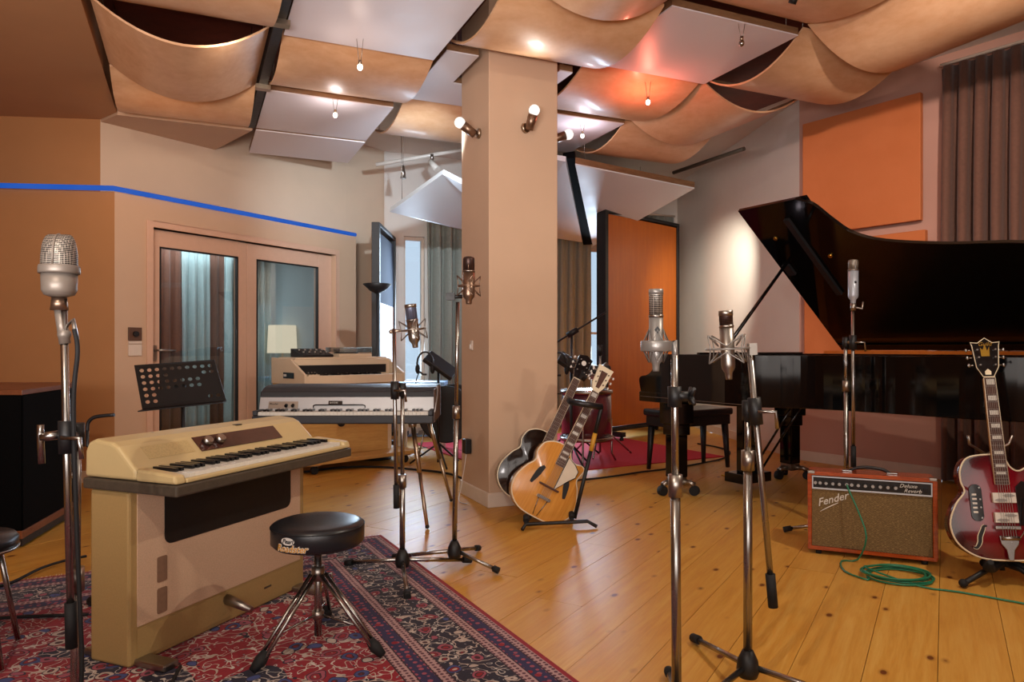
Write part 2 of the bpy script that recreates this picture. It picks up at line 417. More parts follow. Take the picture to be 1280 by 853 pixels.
RUG_W, RUG_L = 2.75, 3.7
def rug_mat():
    t = NT('persian_rug'); v = t.coord(); sx = t.n('ShaderNodeSeparateXYZ'); t.l(v, sx.inputs[0])
    x, y = sx.outputs[0], sx.outputs[1]
    dx = t.math('SUBTRACT', RUG_W/2, t.math('ABSOLUTE', x)); dy = t.math('SUBTRACT', RUG_L/2, t.math('ABSOLUTE', y))
    d = t.math('MINIMUM', dx, dy)
    wob = t.noise(v, 9, 2)
    ad = t.n('ShaderNodeVectorMath', operation='MULTIPLY_ADD')
    nz = t.n('ShaderNodeTexNoise'); t.l(v, nz.inputs['Vector']); nz.inputs['Scale'].default_value = 10; nz.inputs['Detail'].default_value = 2
    t.l(nz.outputs['Color'], ad.inputs[0]); ad.inputs[1].default_value = (0.06, 0.06, 0.0); t.l(v, ad.inputs[2])
    vv = ad.outputs[0]
    flat = t.mapping(vv, (1, 1, 0)); flat0 = t.mapping(v, (1, 1, 0))
    red, navy, crm, pink, dkr = lin('#98081f'), lin('#14142c'), lin('#c9b5a8'), lin('#a85062'), lin('#3e0a16')
    blue, grey = lin('#3c4a86'), lin('#8f8a90')
    def flowers(scale, ground, rnd=0.85):
        f = t.vor(flat, scale, 'F1', rnd); col = t.vor(flat, scale, 'F1', rnd, 'Color')
        sp = t.n('ShaderNodeSeparateColor'); t.l(col, sp.inputs[0]); q = sp.outputs[0]
        petal = t.mix(t.math('GREATER_THAN', q, 0.5), pink, t.mix(t.math('GREATER_THAN', q, 0.75), crm, blue))
        c = ground
        ln = t.math('LESS_THAN', t.math('ABSOLUTE', t.math('SUBTRACT', t.noise(flat, scale*1.1, 1), 0.5)), 0.016)
        c = t.mix(ln, c, crm)
        ln2 = t.math('LESS_THAN', t.math('ABSOLUTE', t.math('SUBTRACT', t.noise(flat, scale*1.7, 1), 0.42)), 0.016)
        c = t.mix(ln2, c, lin('#d8cdc4'))
        leaf = t.math('LESS_THAN', t.vor(flat, scale*2.6, 'F1', 1.0), 0.16); c = t.mix(leaf, c, grey)
        c = t.mix(t.math('LESS_THAN', f, 0.40), c, navy)
        c = t.mix(t.math('LESS_THAN', f, 0.36), c, petal)
        c = t.mix(t.math('LESS_THAN', f, 0.25), c, dkr)
        c = t.mix(t.math('LESS_THAN', f, 0.20), c, red)
        c = t.mix(t.math('LESS_THAN', f, 0.10), c, crm)
        return c
    field_g = t.mix(t.math('GREATER_THAN', t.noise(flat0, 2.1, 1), 0.56), red, navy)
    field = flowers(13, field_g)
    border = flowers(15, lin('#1c1a2c'), 0.7)
    small = t.mix(t.math('LESS_THAN', t.vor(flat0, 34, 'F1', 0.3), 0.30), lin('#2a2350'), pink)
    small = t.mix(t.math('LESS_THAN', t.vor(flat0, 22, 'F1', 0.5), 0.26), small, red)
    guard = t.mix(t.math('LESS_THAN', t.vor(flat0, 52, 'F1', 0.2), 0.34), lin('#c09a98'), lin('#5b2a3a'))
    def step(edge): return t.math('GREATER_THAN', d, edge)
    c = lin('#9c1226')
    c = t.mix(step(0.018), c, guard); c = t.mix(step(0.05), c, lin('#2a1622')); c = t.mix(step(0.055), c, small)
    c = t.mix(step(0.105), c, lin('#2a1622')); c = t.mix(step(0.11), c, guard); c = t.mix(step(0.145), c, lin('#2a1622'))
    c = t.mix(step(0.15), c, border)
    c = t.mix(step(0.33), c, lin('#2a1622')); c = t.mix(step(0.335), c, guard); c = t.mix(step(0.37), c, lin('#2a1622')); c = t.mix(step(0.375), c, small)
    c = t.mix(step(0.43), c, lin('#2a1622')); c = t.mix(step(0.435), c, guard); c = t.mix(step(0.47), c, lin('#2a1622')); c = t.mix(step(0.475), c, field)
    pile = t.noise(v, 260, 2)
    t.set(color=t.mix(t.math('MULTIPLY_ADD', pile, 0.35, 0.05), c, lin('#2c1018')), rough=0.95, spec=0.1, sheen=0.15)
    t.bump(pile, 0.3, 0.004); return t.m
m['rug'] = rug_mat()
# ------------------------------------------------------------------ room shell
CEIL = 3.35
U = Vector((math.cos(math.radians(24)), math.sin(math.radians(24)))); V = Vector((-U.y, U.x))
def G(u, v): p = U*u+V*v; return (p.x, p.y)
LL = Vector((-4.6, 5.4)); LC = Vector((-3.08, 5.58)); DW = Vector((0.513, 0.858)); DN = Vector((-0.858, 0.513))
LE = LC+DW*2.677
UL = Vector((-4.6, 5.72)); UC = Vector((-3.35, 5.86)); GB = Vector((-1.5, 8.45)); UD = (GB-UC).normalized(); UN = Vector((-UD.y, UD.x))
LEP = UC+UD*2.596
BE = Vector((2.33, 10.155)); BD = (BE-GB).normalized(); BN = Vector((-BD.y, BD.x))
RC = Vector((2.67, 6.69)); RD = Vector((4.9, 3.62)); RW = (RD-RC).normalized()
NL = Vector((-4.6, -2.2)); NR = Vector((4.9, -2.2))
room = [NL, NR, RD, RC, BE, GB, LEP, LE, LC, LL]
def wall(name, p, q, z0, z1, mat, out, th=0.12, kind='structure', parent=None):
    o = MB(); a, b = Vector(p), Vector(q); n = Vector(out).normalized()*th
    o.prism([a, b, b+n, a+n], z0, z1)
    r = o.build(name, mat, parent, home=parent is None)
    if kind: r['kind'] = kind
    return r
def perp_out(p, q):                      # room runs counter-clockwise: outside is to the right
    d = (Vector(q)-Vector(p)).normalized(); return Vector((d.y, -d.x))
# floor: sub-floor plus boards clipped to the room
FA = math.radians(90-31)
sub = MB(); sub.prism(room, -0.08, -0.022)
R = Matrix.Rotation(-FA, 4, 'Z')
sub.v = [R @ p for p in sub.v]
floor = struct(sub.build('floor', m['wood_brown'])); floor.rotation_euler = (0, 0, FA)
def clip(poly, x0, x1, y0, y1):
    def cut(P, f, ip):
        out = []
        for i in range(len(P)):
            a, b = P[i-1], P[i]; fa, fb = f(a), f(b)
            if fa*fb < 0: t = fa/(fa-fb); out.append(a+(b-a)*t)
            if fb >= 0: out.append(b)
        return out
    for f in (lambda p: p.x-x0, lambda p: x1-p.x, lambda p: p.y-y0, lambda p: y1-p.y):
        if not poly: return poly
        poly = cut(poly, f, None)
    return poly
rl = [(R @ Vector((*p, 0))).to_2d() for p in room]
bw = 0.205; y0 = min(p.y for p in rl); y1 = max(p.y for p in rl); x0 = min(p.x for p in rl); x1 = max(p.x for p in rl)
k = math.floor(y0/bw)
off = 0.186                              # keeps the seams where the photo has them
while k*bw-off < y1:
    ya = k*bw-off; xa = x0-random.random()*3.5
    while xa < x1:
        xb = xa+random.uniform(3.2, 4.6)
        P = clip(rl, xa+0.0012, xb-0.0012, ya+0.001, ya+bw-0.001)
        if len(P) > 2:
            ar = abs(sum(P[i-1].x*P[i].y-P[i].x*P[i-1].y for i in range(len(P))))/2
            if ar > 0.01:
                b = MB(); b.prism(P, -0.022, -random.uniform(0, 0.0012)); b.build('floorboard', m['floor'], floor)
        xa = xb
    k += 1
ceil = MB(); ceil.prism([NL, NR, RD, RC, BE, GB, UC, UL], CEIL, CEIL+0.1); struct(ceil.build('ceiling', m['plaster_white'], home=True))
# dropped soffit on the left, running with the ceiling grid
sof = clip([(Vector((p.x*U.x+p.y*U.y, p.x*V.x+p.y*V.y))) for p in (NL, UL, UC, UC+UD*1.6, Vector((-1.5, 6.6)), NR)], -20, 20, -20, 20)
ua = -0.54
poly = [(-4.59, -1.9), G(ua, 0.7), G(ua, 6.46), UC, UL]
so = MB(); so.prism([Vector(p) for p in poly], 2.9, 3.34); struct(so.build('trim_1', m['soffit'], home=True))
so = MB(); so.prism([Vector(p) for p in (G(ua+.005, 6.46), G(0.47, 6.46), UC+UD*1.02, UC+Vector((.004, 0)))], 2.88, 3.34); struct(so.build('trim_2', m['plaster'], home=True))
# dark red-brown board added above the sails to darken the gaps
so = MB(); so.prism([Vector(G(*p)) for p in ((ua+.01, 2.2), (4.75, 2.2), (5.0, 4.6), (4.9, 6.4), (ua+.01, 6.45))], CEIL-.03, CEIL-.001); struct(so.build('trim_3', m['gap_dark'], home=True))
# walls
struct(wall('wall_behind_camera', NL, NR, 0, CEIL, m['plaster'], (0, -1)))
struct(wall('wall_far_left', LL+Vector((0, .3)), NL, 0, CEIL, m['plaster_amber_lit'], (-1, 0)))
struct(wall('wall_far_right', NR, RD, 0, CEIL, m['plaster_rose'], (1, 0)))
struct(wall('wall_right', RD, RC, 0, CEIL, m['plaster_rose'], perp_out(RD, RC)))
struct(wall('wall_back_right', RC, BE, 0, CEIL, m['plaster_white'], (1, 0)))
struct(wall('wall_left', LL, LC, 0, 2.25, m['plaster_amber_lit'], perp_out(LC, LL), 0.3))
struct(wall('wall_upper_left', UL, UC, 2.24, CEIL, m['plaster_amber_lit'], (0, 1)))
uw = MB(); n_ = UN*0.12
uw.prism([UC, LEP, LEP+n_, UC+n_], 2.24, CEIL); struct(uw.build('wall_upper_door', m['plaster_pale'], home=True))
uw = MB(); uw.prism([LEP, GB, GB+n_, LEP+n_], 0, CEIL); struct(uw.build('wall_back_left', m['plaster_pale'], home=True))
# back wall with two window openings
def bs(px, base=GB, d=BD):               # distance along a wall line where a pixel column meets it
    k_ = (px-640)/900
    return (k_*base.y-base.x)/(d.x-k_*d.y)
w1a, w1b, w2a, w2b = bs(505), bs(531), bs(733), bs(762)
bw_ = MB(); nb = BN*0.2; L = (BE-GB).length
def wp(a, b, z0, z1): bw_.prism([GB+BD*a, GB+BD*b, GB+BD*b+nb, GB+BD*a+nb], z0, z1)
for a, b in ((-0.0, w1a), (w1b, w2a), (w2b, L)): wp(a, b, 0, CEIL)
for a, b in ((w1a, w1b), (w2a, w2b)): wp(a, b, 0, 0.62); wp(a, b, 2.37, CEIL)
struct(bw_.build('wall_back', m['plaster_white'], home=True))
for i, (a, b) in enumerate(((w1a, w1b), (w2a, w2b))):
    o = bpy.data.objects.new('window_%d' % (i+1), None); C.objects.link(o); struct(o)
    p = GB+BD*a+BN*0.05; o.location = (p.x, p.y, 0.62); o.rotation_euler = (0, 0, math.atan2(BD.y, BD.x))
    W_ = b-a; f = MB()
    for q in ((0, W_, 0, .04), (0, W_, 1.71, 1.75), (0, .03, .04, 1.71), (W_-.03, W_, .04, 1.71), (.03, W_-.03, .60, .63)): f.box(q[0], q[1], 0, .05, q[2], q[3])
    f.build('window_frame', m['trim'], o); MB().box(.03, W_-.03, .02, .026, .04, 1.71).build('pane', m['clear'], o)
    MB().box(-.02, W_+.02, -.1, .0, -.03, 0).build('window_sill', m['trim'], o)
# booth with the double glass door
dz = 2.02; s0, s1 = 0.308, 2.363
lw = MB(); ln = DN*0.14
def lp(a, b, z0, z1): lw.prism([LC+DW*a, LC+DW*b, LC+DW*b+ln, LC+DW*a+ln], z0, z1)
lp(0, s0, 0, 2.25); lp(s1, 2.677, 0, 2.25); lp(s0, s1, dz, 2.25)
lw.prism([LE+ln, LE, LEP], 0, 2.25)
struct(lw.build('wall_door', m['plaster'], home=True))
bo = MB()
bl, br = LC+DN*0.3+DW*0.05, LE+DN*0.14
bo.prism([bl, bl+DN*2.0, bl+DN*2.0+DW*-.05, bl-DW*.05], 0, 2.24)
bo.prism([br, br+DN*2.2, br+DN*2.2+DW*.05, br+DW*.05], 0, 2.24)
bo.prism([bl+DN*2.0-DW*.1, br+DN*2.1+DW*.05, br+DN*2.2+DW*.05, bl+DN*2.1-DW*.1], 0, 2.24)
struct(bo.build('wall_booth', m['booth'], home=True))
bf = MB(); bf.prism([LC+ln, LE+ln, br+DN*2.2, bl+DN*2.1], -0.05, 0.0); struct(bf.build('floor_booth', m['wood_brown'], home=True))
bc = MB(); bc.prism([LL+Vector((0, .02)), LC+DN*.02, LE+DN*.02, br+DN*2.2, bl+DN*2.1, UL+Vector((0, .1))], 2.24, 2.252); struct(bc.build('ceiling_booth', m['soffit'], home=True))
led = MB(); led.tube([(LL.x, LL.y-.022, 2.272), (LC.x+.002, LC.y-.024, 2.272), (LE.x, LE.y-.03, 2.272)], 0.02, 8)
tag(led.build('light_strip', m['led_blue'], home=True), 'blue glowing light strip along the ledge above the glass doors', 'light strip')
# casing + leaves
door = bpy.data.objects.new('door_1', None); C.objects.link(door); struct(door)
p = LC+DW*s0; door.location = (p.x, p.y, 0); door.rotation_euler = (0, 0, math.atan2(DW.y, DW.x))
WD = s1-s0
MB().box(-.05, 0.0, -.015, .12, 0, dz+.05).box(WD, WD+.05, -.015, .12, 0, dz+.05).box(0, WD, -.015, .12, dz, dz+.05).build('door_casing', m['door'], door, bevel=.004)
mid = 1.277-s0
for a, b, ga, gb, nm in ((0.004, mid-.002, .406-s0, 1.178-s0, 'l'), (mid+.002, WD-.004, 1.386-s0, 2.168-s0, 'r')):
    f = MB(); f.box(a, ga, .05, .11, .01, dz-.004).box(gb, b, .05, .11, .01, dz-.004).box(ga, gb, .05, .11, .01, .26).box(ga, gb, .05, .11, 1.877, dz-.004)
    lf = f.build('door_leaf', m['door'], door, bevel=.004)
    gk = MB(); gk.box(ga, ga+.012, .045, .075, .26, 1.877).box(gb-.012, gb, .045, .075, .26, 1.877).box(ga, gb, .045, .075, .26, .272).box(ga, gb, .045, .075, 1.865, 1.877)
    gk.build('gasket', m['black'], lf)
    MB().box(ga, gb, .078, .084, .26, 1.877).build('pane', m['clear_dark'], lf)
    if nm == 'l':
        h = MB(); h.box(.035, .065, .035, .05, .93, 1.06); h.tube([(.05, .04, 1.02), (.05, -.02, 1.02), (.09, -.03, 1.018), (.19, -.03, 1.015)], .009)
        h.build('door_handle', m['steel'], lf)
# column
cc = Vector((-0.15, 4.68)); cw, cd = 0.503, 0.52
cp = [cc, cc+U*cw, cc+U*cw+V*cd, cc+V*cd]
col = MB(); col.prism(cp, 0, CEIL-.001); colo = col.build('column', m['plaster'], bevel=.006, home=True); struct(colo); colo['label'] = 'square plastered column'
bb = MB(); e = .012; bb.prism([cc-U*e-V*e, cc+U*(cw+e)-V*e, cc+U*(cw+e)+V*(cd+e), cc-U*e+V*(cd+e)], 0, .095)
struct(bb.build('baseboard_column', m['trim'], home=True, bevel=.004))
def baseboard(name, p, q, out, z=.09):
    n = -Vector(out).normalized()*.014; o = MB(); o.prism([Vector(p), Vector(q), Vector(q)+n, Vector(p)+n], 0, z); struct(o.build(name, m['trim'], home=True))
baseboard('baseboard_right', RD, RC, perp_out(RD, RC)); baseboard('baseboard_back_right', RC, BE, (1, 0)); baseboard('baseboard_back', GB, BE, BN)
baseboard('baseboard_left', LL, LC, (0, 1))

# ------------------------------------------------------------------ ceiling sails and panels
def sail(u0, u1, v0, v1, z, axis, sag, label, mat='sail', th=.014):
    o = MB(); N = 16
    for i in range(N+1): pass
    def zz(t): return z - sag*(1-(2*t-1)**2)
    v = []; f = []
    for i in range(N+1):
        t = i/N
        for s in (0, 1):
            if axis == 'v': u_, v_ = u0+(u1-u0)*t, (v0, v1)[s]
            else: u_, v_ = (u0, u1)[s], v0+(v1-v0)*t
            x, y = G(u_, v_)
            v.append((x, y, zz(t))); v.append((x, y, zz(t)+th))
    for i in range(N):
        a = i*4; b = a+4
        f += [(a, a+2, b+2, b), (a+1, b+1, b+3, a+3), (a, b, b+1, a+1), (a+2, a+3, b+3, b+2)]
    f += [(0, 1, 3, 2), (N*4, N*4+2, N*4+3, N*4+1)]
    o.add(v, f)
    x, y = G((u0+u1)/2, (v0+v1)/2)
    t_ = thing('ceiling_sail', label, 'ceiling panel', (x, y, z), 0, 'curved plywood ceiling sails')
    for q in range(len(o.v)): o.v[q] -= Vector((x, y, z))
    s_ = o.build('curved_sheet', m[mat], t_); s_.data.polygons.foreach_set('use_smooth', [False]*len(s_.data.polygons))
    es = s_.modifiers.new('edge', 'EDGE_SPLIT'); es.split_angle = math.radians(40)
    for pl in s_.data.polygons:
        if abs(pl.normal.z) > .3: pl.use_smooth = True
    q = .03
    for (uu, vv) in ((u0+q, v0+q), (u1-q, v0+q), (u0+q, v1-q), (u1-q, v1-q)):
        gx, gy = G(uu, vv); MB().cyl((gx-x, gy-y, zz(.03)-z+.01), (gx-x, gy-y, CEIL-z-.032), .003, n=6).build('hanger', m['steel'], t_)
    return t_
def flat(u0, u1, v0, v1, z, label, poly=None, th=.05):
    x, y = G((u0+u1)/2, (v0+v1)/2)
    t_ = thing('ceiling_panel', label, 'ceiling panel', (x, y, z), 0, 'flat white ceiling panels')
    P = poly or [(u0, v0), (u1, v0), (u1, v1), (u0, v1)]
    P = [Vector(G(*q))-Vector((x, y)) for q in P]
    a = MB(); a.prism(P, 0, .008); a.build('panel_face', m['white_panel'], t_)
    b = MB(); b.prism(P, .0082, th); b.build('panel_frame', m['sail_edge'], t_)
    q = .05
    for (uu, vv) in ((u0+q, v0+q), (u1-q, v1-q), (u0+q, v1-q), (u1-q, v0+q)):
        gx, gy = G(uu, vv); MB().cyl((gx-x, gy-y, th), (gx-x, gy-y, CEIL-z-.032), .003, n=6).build('hanger', m['steel'], t_)
    return t_
sail(-.50, .42, 3.45, 4.42, 2.92, 'u', .12, 'curved plywood ceiling sail at the top edge left of the black rail')
sail(-.50, .42, 4.46, 5.45, 2.93, 'v', .19, 'deeply sagging plywood sail with a dark open end beside the left soffit')
sail(-.50, .42, 5.48, 6.44, 2.92, 'u', .12, 'orange plywood sail nearest the wall above the glass doors')
flat(.50, 1.43, 3.45, 4.46, 2.90, 'large white ceiling panel at the top edge right of the black rail')
sail(.50, 1.45, 4.48, 5.45, 2.95, 'u', .12, 'orange curved sail behind the hanging halogen bulb left of the column')
flat(.50, 1.43, 5.47, 6.44, 2.90, 'small white ceiling panel beyond the orange sail above the glass doors')
flat(.50, 1.43, 6.47, 7.25, 2.89, 'last white ceiling panel against the upper wall over the doors')
sail(1.50, 2.45, 2.35, 3.36, 3.00, 'v', .19, 'plywood sail cut by the top edge above the big sail before the column')
sail(1.50, 2.45, 3.38, 4.32, 2.98, 'u', .14, 'big tan plywood sail touching the front of the column top')
flat(1.50, 2.42, 4.40, 5.36, 2.95, 'white ceiling panel notched around the column top', [(1.50, 4.40), (1.72, 4.40), (1.72, 4.92), (2.32, 4.92), (2.32, 4.40), (2.42, 4.40), (2.42, 5.36), (1.50, 5.36)])
sail(1.50, 2.45, 5.38, 6.38, 2.98, 'u', .12, 'yellowish sail to the left of the column behind the white panels')
sail(2.50, 3.48, 2.32, 3.33, 3.05, 'u', .10, 'broad tan sail at the top edge in front of the large white panel')
flat(2.52, 3.48, 3.40, 4.31, 3.00, 'large white ceiling panel with a brown front edge right of the column')
sail(2.50, 3.48, 4.34, 5.34, 3.04, 'u', .12, 'red glowing sail around the hanging bulb right of the column')
flat(2.52, 3.46, 5.36, 6.36, 3.00, 'small lilac-white panel right of the column beyond the red sail')
sail(3.52, 4.60, 2.25, 3.36, 3.06, 'v', .21, 'largest sagging sail in the top right corner')
sail(3.52, 4.48, 3.40, 4.34, 3.05, 'u', .17, 'dark orange curved sail over the raised piano lid')
sail(3.52, 4.48, 4.37, 5.36, 3.05, 'v', .17, 'pinkish sagging sail with a dark red open end over the wall corner')
sail(3.50, 4.48, 5.40, 6.36, 3.05, 'u', .15, 'orange curved sail farthest back above the grey slanted cloud panel')
rl_ = thing('ceiling_rail', 'black rail running between the left sails and the white panels', 'rail', (*G(.46, 5.0), 2.86))
d_ = Vector((*V, 0)); rb = MB(); q0 = d_*-1.9; q1 = d_*1.42
rb.add([q0+Vector((*U, 0))*s*.028+Vector((0, 0, z)) for z in (.03, .12) for s in (-1, 1)]+[q1+Vector((*U, 0))*s*.028+Vector((0, 0, z)) for z in (.03, .12) for s in (-1, 1)],
       [(0,1,3,2),(4,6,7,5),(0,4,5,1),(2,3,7,6),(0,2,6,4),(1,5,7,3)])
rb.build('beam', m['black'], rl_)
for s in (-.75, .35):
    k_ = MB(); c_ = d_*s; k_.box(-.05, .05, -.03, .03, 0, .03, Matrix.Translation(c_) @ Matrix.Rotation(math.radians(24), 4, 'Z')); k_.build('bracket', m['nickel'], rl_)

# slanted white cloud panels at the back
def cloud(name, label, pts, th, parts=True):
    c_ = sum(pts, Vector())/len(pts); nrm = (pts[1]-pts[0]).cross(pts[2]-pts[0]).normalized()
    if nrm.z < 0: nrm = -nrm
    t_ = thing(name, label, 'ceiling panel', c_, 0, 'slanted white cloud panels')
    n = len(pts)
    def slab(a, b):
        o = MB(); v = [p-c_+nrm*a for p in pts]+[p-c_+nrm*b for p in pts]
        o.add(v, [tuple(range(n-1, -1, -1)), tuple(range(n, 2*n))]+[(i, (i+1) % n, n+(i+1) % n, n+i) for i in range(n)]); return o
    slab(0, .012).build('panel_face', m['cloud'], t_); slab(.0125, th).build('panel_frame', m['sail_edge'] if th > .06 else m['cloud'], t_)
    for p in (pts[0], pts[2]):
        q = p*.85+c_*.15; MB().cyl(q-c_+nrm*th*.9, Vector((q.x, q.y, CEIL-.032))-c_, .003, n=5).build('hanging_wire', m['steel'], t_)
cloud('cloud_panel', 'slanted white cloud panel hanging left of the column above the grey curtain',
      [at(487, 265, 7.0), at(553, 218, 6.2), at(640, 262, 6.6), at(640, 300, 8.3), at(575, 287, 8.1)], .05)
cloud('cloud_panel', 'narrow slanted white cloud panel just right of the column edge',
      [at(640, 190, 6.7), at(707, 202, 6.8), at(728, 303, 9.1), at(640, 290, 8.7)], .05)
cloud('cloud_panel', 'large slanted white cloud panel with a wooden front edge above the orange gobo',
      [at(719, 206, 6.8), at(868, 236, 7.6), at(803, 266, 9.2), at(741, 308, 9.25)], .07)
b0, b1 = at(711, 198, 6.85), at(735, 306, 9.2)
bm_ = MB(); dd = (b1-b0); sd = Vector((.055, -.03, 0)); up = Vector((0, 0, .06))
bm_.add([b0-sd, b0+sd, b0+sd+up, b0-sd+up, b1-sd, b1+sd, b1+sd+up, b1-sd+up], [(0,1,2,3),(7,6,5,4),(0,4,5,1),(1,5,6,2),(2,6,7,3),(3,7,4,0)])
tag(bm_.build('lighting_beam', m['cloth_black'], home=True), 'black sloping beam between the two cloud panels right of the column', 'beam')
tr = MB(); tr.cyl(at(470, 206, 7.4), at(580, 187, 7.4), .02, n=8); tg = tag(tr.build('track_rail', m['white_plastic'], home=True), 'white track rail on the ceiling left of the column top', 'track rail')
tr = MB(); tr.cyl(at(842, 216, 8.2), at(930, 186, 7.1), .022, n=8); tag(tr.build('curtain_rail', m['dark_trim'], home=True), 'dark rail under the ceiling above the orange gobo', 'rail')
ts = thing('track_spotlight', 'small white spotlight clipped to the track rail', 'spotlight', at(540, 193, 7.38))
MB().cyl((0, 0, 0), (0, 0, -.06), .018, n=8).build('bracket', m['steel'], ts); MB().cyl((-.02, 0, -.07), (.06, -.05, -.17), .03, .035, n=12).build('lamp_head', m['white_plastic'], ts)
pw = thing('hanging_weight', 'small grey tapered weight hanging on a thin wire by the upper back wall', 'pendant', at(504, 207, 7.2))
MB().cyl((0, 0, 0), (0, 0, .55), .003, n=5).build('cord', m['steel'], pw); MB().cyl((0, 0, -.13), (0, 0, 0), .03, .01, n=8).build('weight', m['steel'], pw)

# halogen lamps
def halogen(px, py, Y, power, col, label, drop=.3, bulb='bulb'):
    p = at(px, py, Y); t_ = thing('halogen_lamp', label, 'lamp', p, 0, 'hanging halogen lamps')
    c_ = MB()
    for s in (-1, 1): c_.cyl((s*.006, 0, .03), (s*.02, 0, drop), .0018, n=5)
    c_.build('cord', m['steel'], t_)
    MB().cyl((0, 0, .015), (0, 0, .04), .011, n=10).build('socket', m['nickel'], t_)
    MB().ball((0, 0, 0), .017, 12, (1, 1, 1.2)).build('bulb', m[bulb], t_)
    if power: point('lamp_light', (0, 0, -.03), power, col, .03, t_)
halogen(450, 84, 4.31, 1.3, (1, .72, .56), 'hanging halogen bulb under the orange sail at upper left', .17)
halogen(419, 144, 5.38, 3.5, (1, .88, .85), 'hanging halogen bulb under the small white panel above the doors', .12)
halogen(810, 128, 5.3, 8, (1, .2, .13), 'hanging halogen bulb glowing against the red sail', .15)
halogen(728, 170, 6.3, 4, (.95, .8, .9), 'hanging halogen bulb under the lilac panel right of the column', .107)
halogen(927, 54, 4.35, 0, WARM, 'unlit hanging bulb under the large white panel with brown edge', .12, 'chrome')
tp = thing('ceiling_spotlight', 'small dark spotlight under the sail at the top edge right of centre', 'spotlight', at(990, 0, 3.9))
MB().cyl((0, 0, -.01), (0, 0, .1), .008, n=8).build('stem', m['steel'], tp); MB().cyl((0, 0, -.02), (.012, -.02, .02), .022, .02, n=12).build('lamp_head', m['black'], tp)
def wall_lamp(p, aim, label, power, target, col=(1, .9, .82), cone=120):
    t_ = thing('wall_spotlight', label, 'spotlight', p, 0, 'spotlights on the column'); a = Vector(aim).normalized()
    base = Vector((0, 0, 0))
    nrm = Vector((a.x, a.y, 0)).normalized()
    MB().cyl(base, nrm*.02, .035, .03, n=16).build('base', m['nickel'], t_)
    MB().cyl(nrm*.02, nrm*.05, .01, n=8).cyl(nrm*.05-a*.02, nrm*.05+a*.08, .028, .032, n=14).build('holder', m['gold_mic'], t_)
    MB().ball(nrm*.05+a*.105, .037, 14).build('bulb', m['bulb_soft'], t_)
    if power:
        s_ = spot('lamp_spot', p+nrm*.05+a*.15, target, power, col, cone, .9, .04)
V3 = Vector((*V, 0)); U3 = Vector((*U, 0))
wall_lamp(Vector((*(cc+V*.17), 0))+Vector((0, 0, H+1.44))-U3*.0, -U3*.9+Vector((0, 0, .55)), 'spotlight on the left face of the column pointing up left', 330, (-1.55, 8.2, 2.2), (.72, .87, 1), 62)
wall_lamp(Vector((*(cc+U*.26), 0))+Vector((0, 0, H+1.46)), -V3*.45+Vector((0, 0, .9))+U3*.1, 'spotlight on the front face of the column pointing up', 8, (-.3, 3.2, 3.0))
wall_lamp(Vector((*(cc+U*cw+V*.15), 0))+Vector((0, 0, H+1.46)), U3*.8-V3*.2+Vector((0, 0, .3)), 'spotlight mostly hidden round the right edge of the column', 10, (2.0, 8.6, 1.6))
# ------------------------------------------------------------------ wall panels, curtains, gobos
def wpt(px, py, base=RC, d=None, inset=0.0):   # point on the right wall seen at a pixel
    d = -RW if d is None else d
    s = bs(px, base, d); p = base+d*s
    return s, H-(py-435)/900*p.y
def wall_board(name, label, s0, s1, z0, z1, mat, th, tilt=0.0):
    p = RC+RW*s0; t_ = thing(name, label, 'acoustic panel', (p.x, p.y, z0), math.atan2(RW.y, RW.x))
    W_ = s1-s0; h = z1-z0
    # local x runs along the wall towards the camera, -y into the room
    MB().box(0, W_, -.04-th, -.04, 0, h).build('panel_face', m[mat], t_, bevel=.006)
    MB().box(.12, W_-.12, -.0401, -.002, .1, h-.1).build('wall_batten', m['wood_brown'], t_)
    return t_
sa, za = wpt(1010, 155, RC, RW); sb, zb = wpt(1157, 117, RC, RW); _, zc = wpt(1040, 293, RC, RW)
wall_board('acoustic_panel', 'large square orange acoustic panel on the wall beside the brown curtain', sa, sb, 2.06, 3.08, 'orange_panel', .05)
wall_board('acoustic_panel', 'lower orange acoustic panel mostly hidden behind the piano lid', bs(1012, RC, RW), bs(1163, RC, RW), .98, 1.98, 'orange_panel', .05)
def curtain(name, label, p, q, z0, z1, mat, pitch=.12, amp=.035, seed=1):
    rr = random.Random(seed); p = Vector(p); q = Vector(q); L_ = (q-p).length; d = (q-p)/L_; n = Vector((-d.y, d.x))
    N = int(L_/pitch*10); K = 8; v = []; f = []
    ph = rr.random()*6
    jit = [rr.uniform(.75, 1.25) for _ in range(N//10+3)]
    for k in range(K+1):
        z = z1+(z0-z1)*k/K; g = .45+.55*min(1, k/2.5)
        for i in range(N+1):
            s = L_*i/N; c_ = jit[i//10]
            off = amp*g*c_*math.sin(2*PI*s/pitch+ph+.5*math.sin(s*3+k*.2))
            w_ = s+.012*math.sin(2*PI*s/pitch*2+k*.3)
            P = p+d*max(0, min(L_, w_))+n*off; v.append((P.x-p.x, P.y-p.y, z))
    for k in range(K):
        for i in range(N): f.append((k*(N+1)+i, k*(N+1)+i+1, (k+1)*(N+1)+i+1, (k+1)*(N+1)+i))
    o = MB(); o.add(v, f, True)
    t_ = thing(name, label, 'curtain', (p.x, p.y, 0))
    c = o.build('drape', m[mat], t_); so_ = c.modifiers.new('thick', 'SOLIDIFY'); so_.thickness = .004
    MB().cyl((0, 0, z1+.02), (q.x-p.x, q.y-p.y, z1+.02), .014, n=8).build('curtain_rail', m['trim'], t_)
    return t_
inw = Vector((-perp_out(RD, RC).x, -perp_out(RD, RC).y))
ca = RC+RW*bs(1182, RC, RW)+inw*.09; cb = RC+RW*(bs(1182, RC, RW)+1.75)+inw*.09
curtain('brown_curtain', 'heavy brown velvet curtain hanging to the right of the orange panels', ca, cb, .02, 3.22, 'curtain_brown', .115, .075, 3)
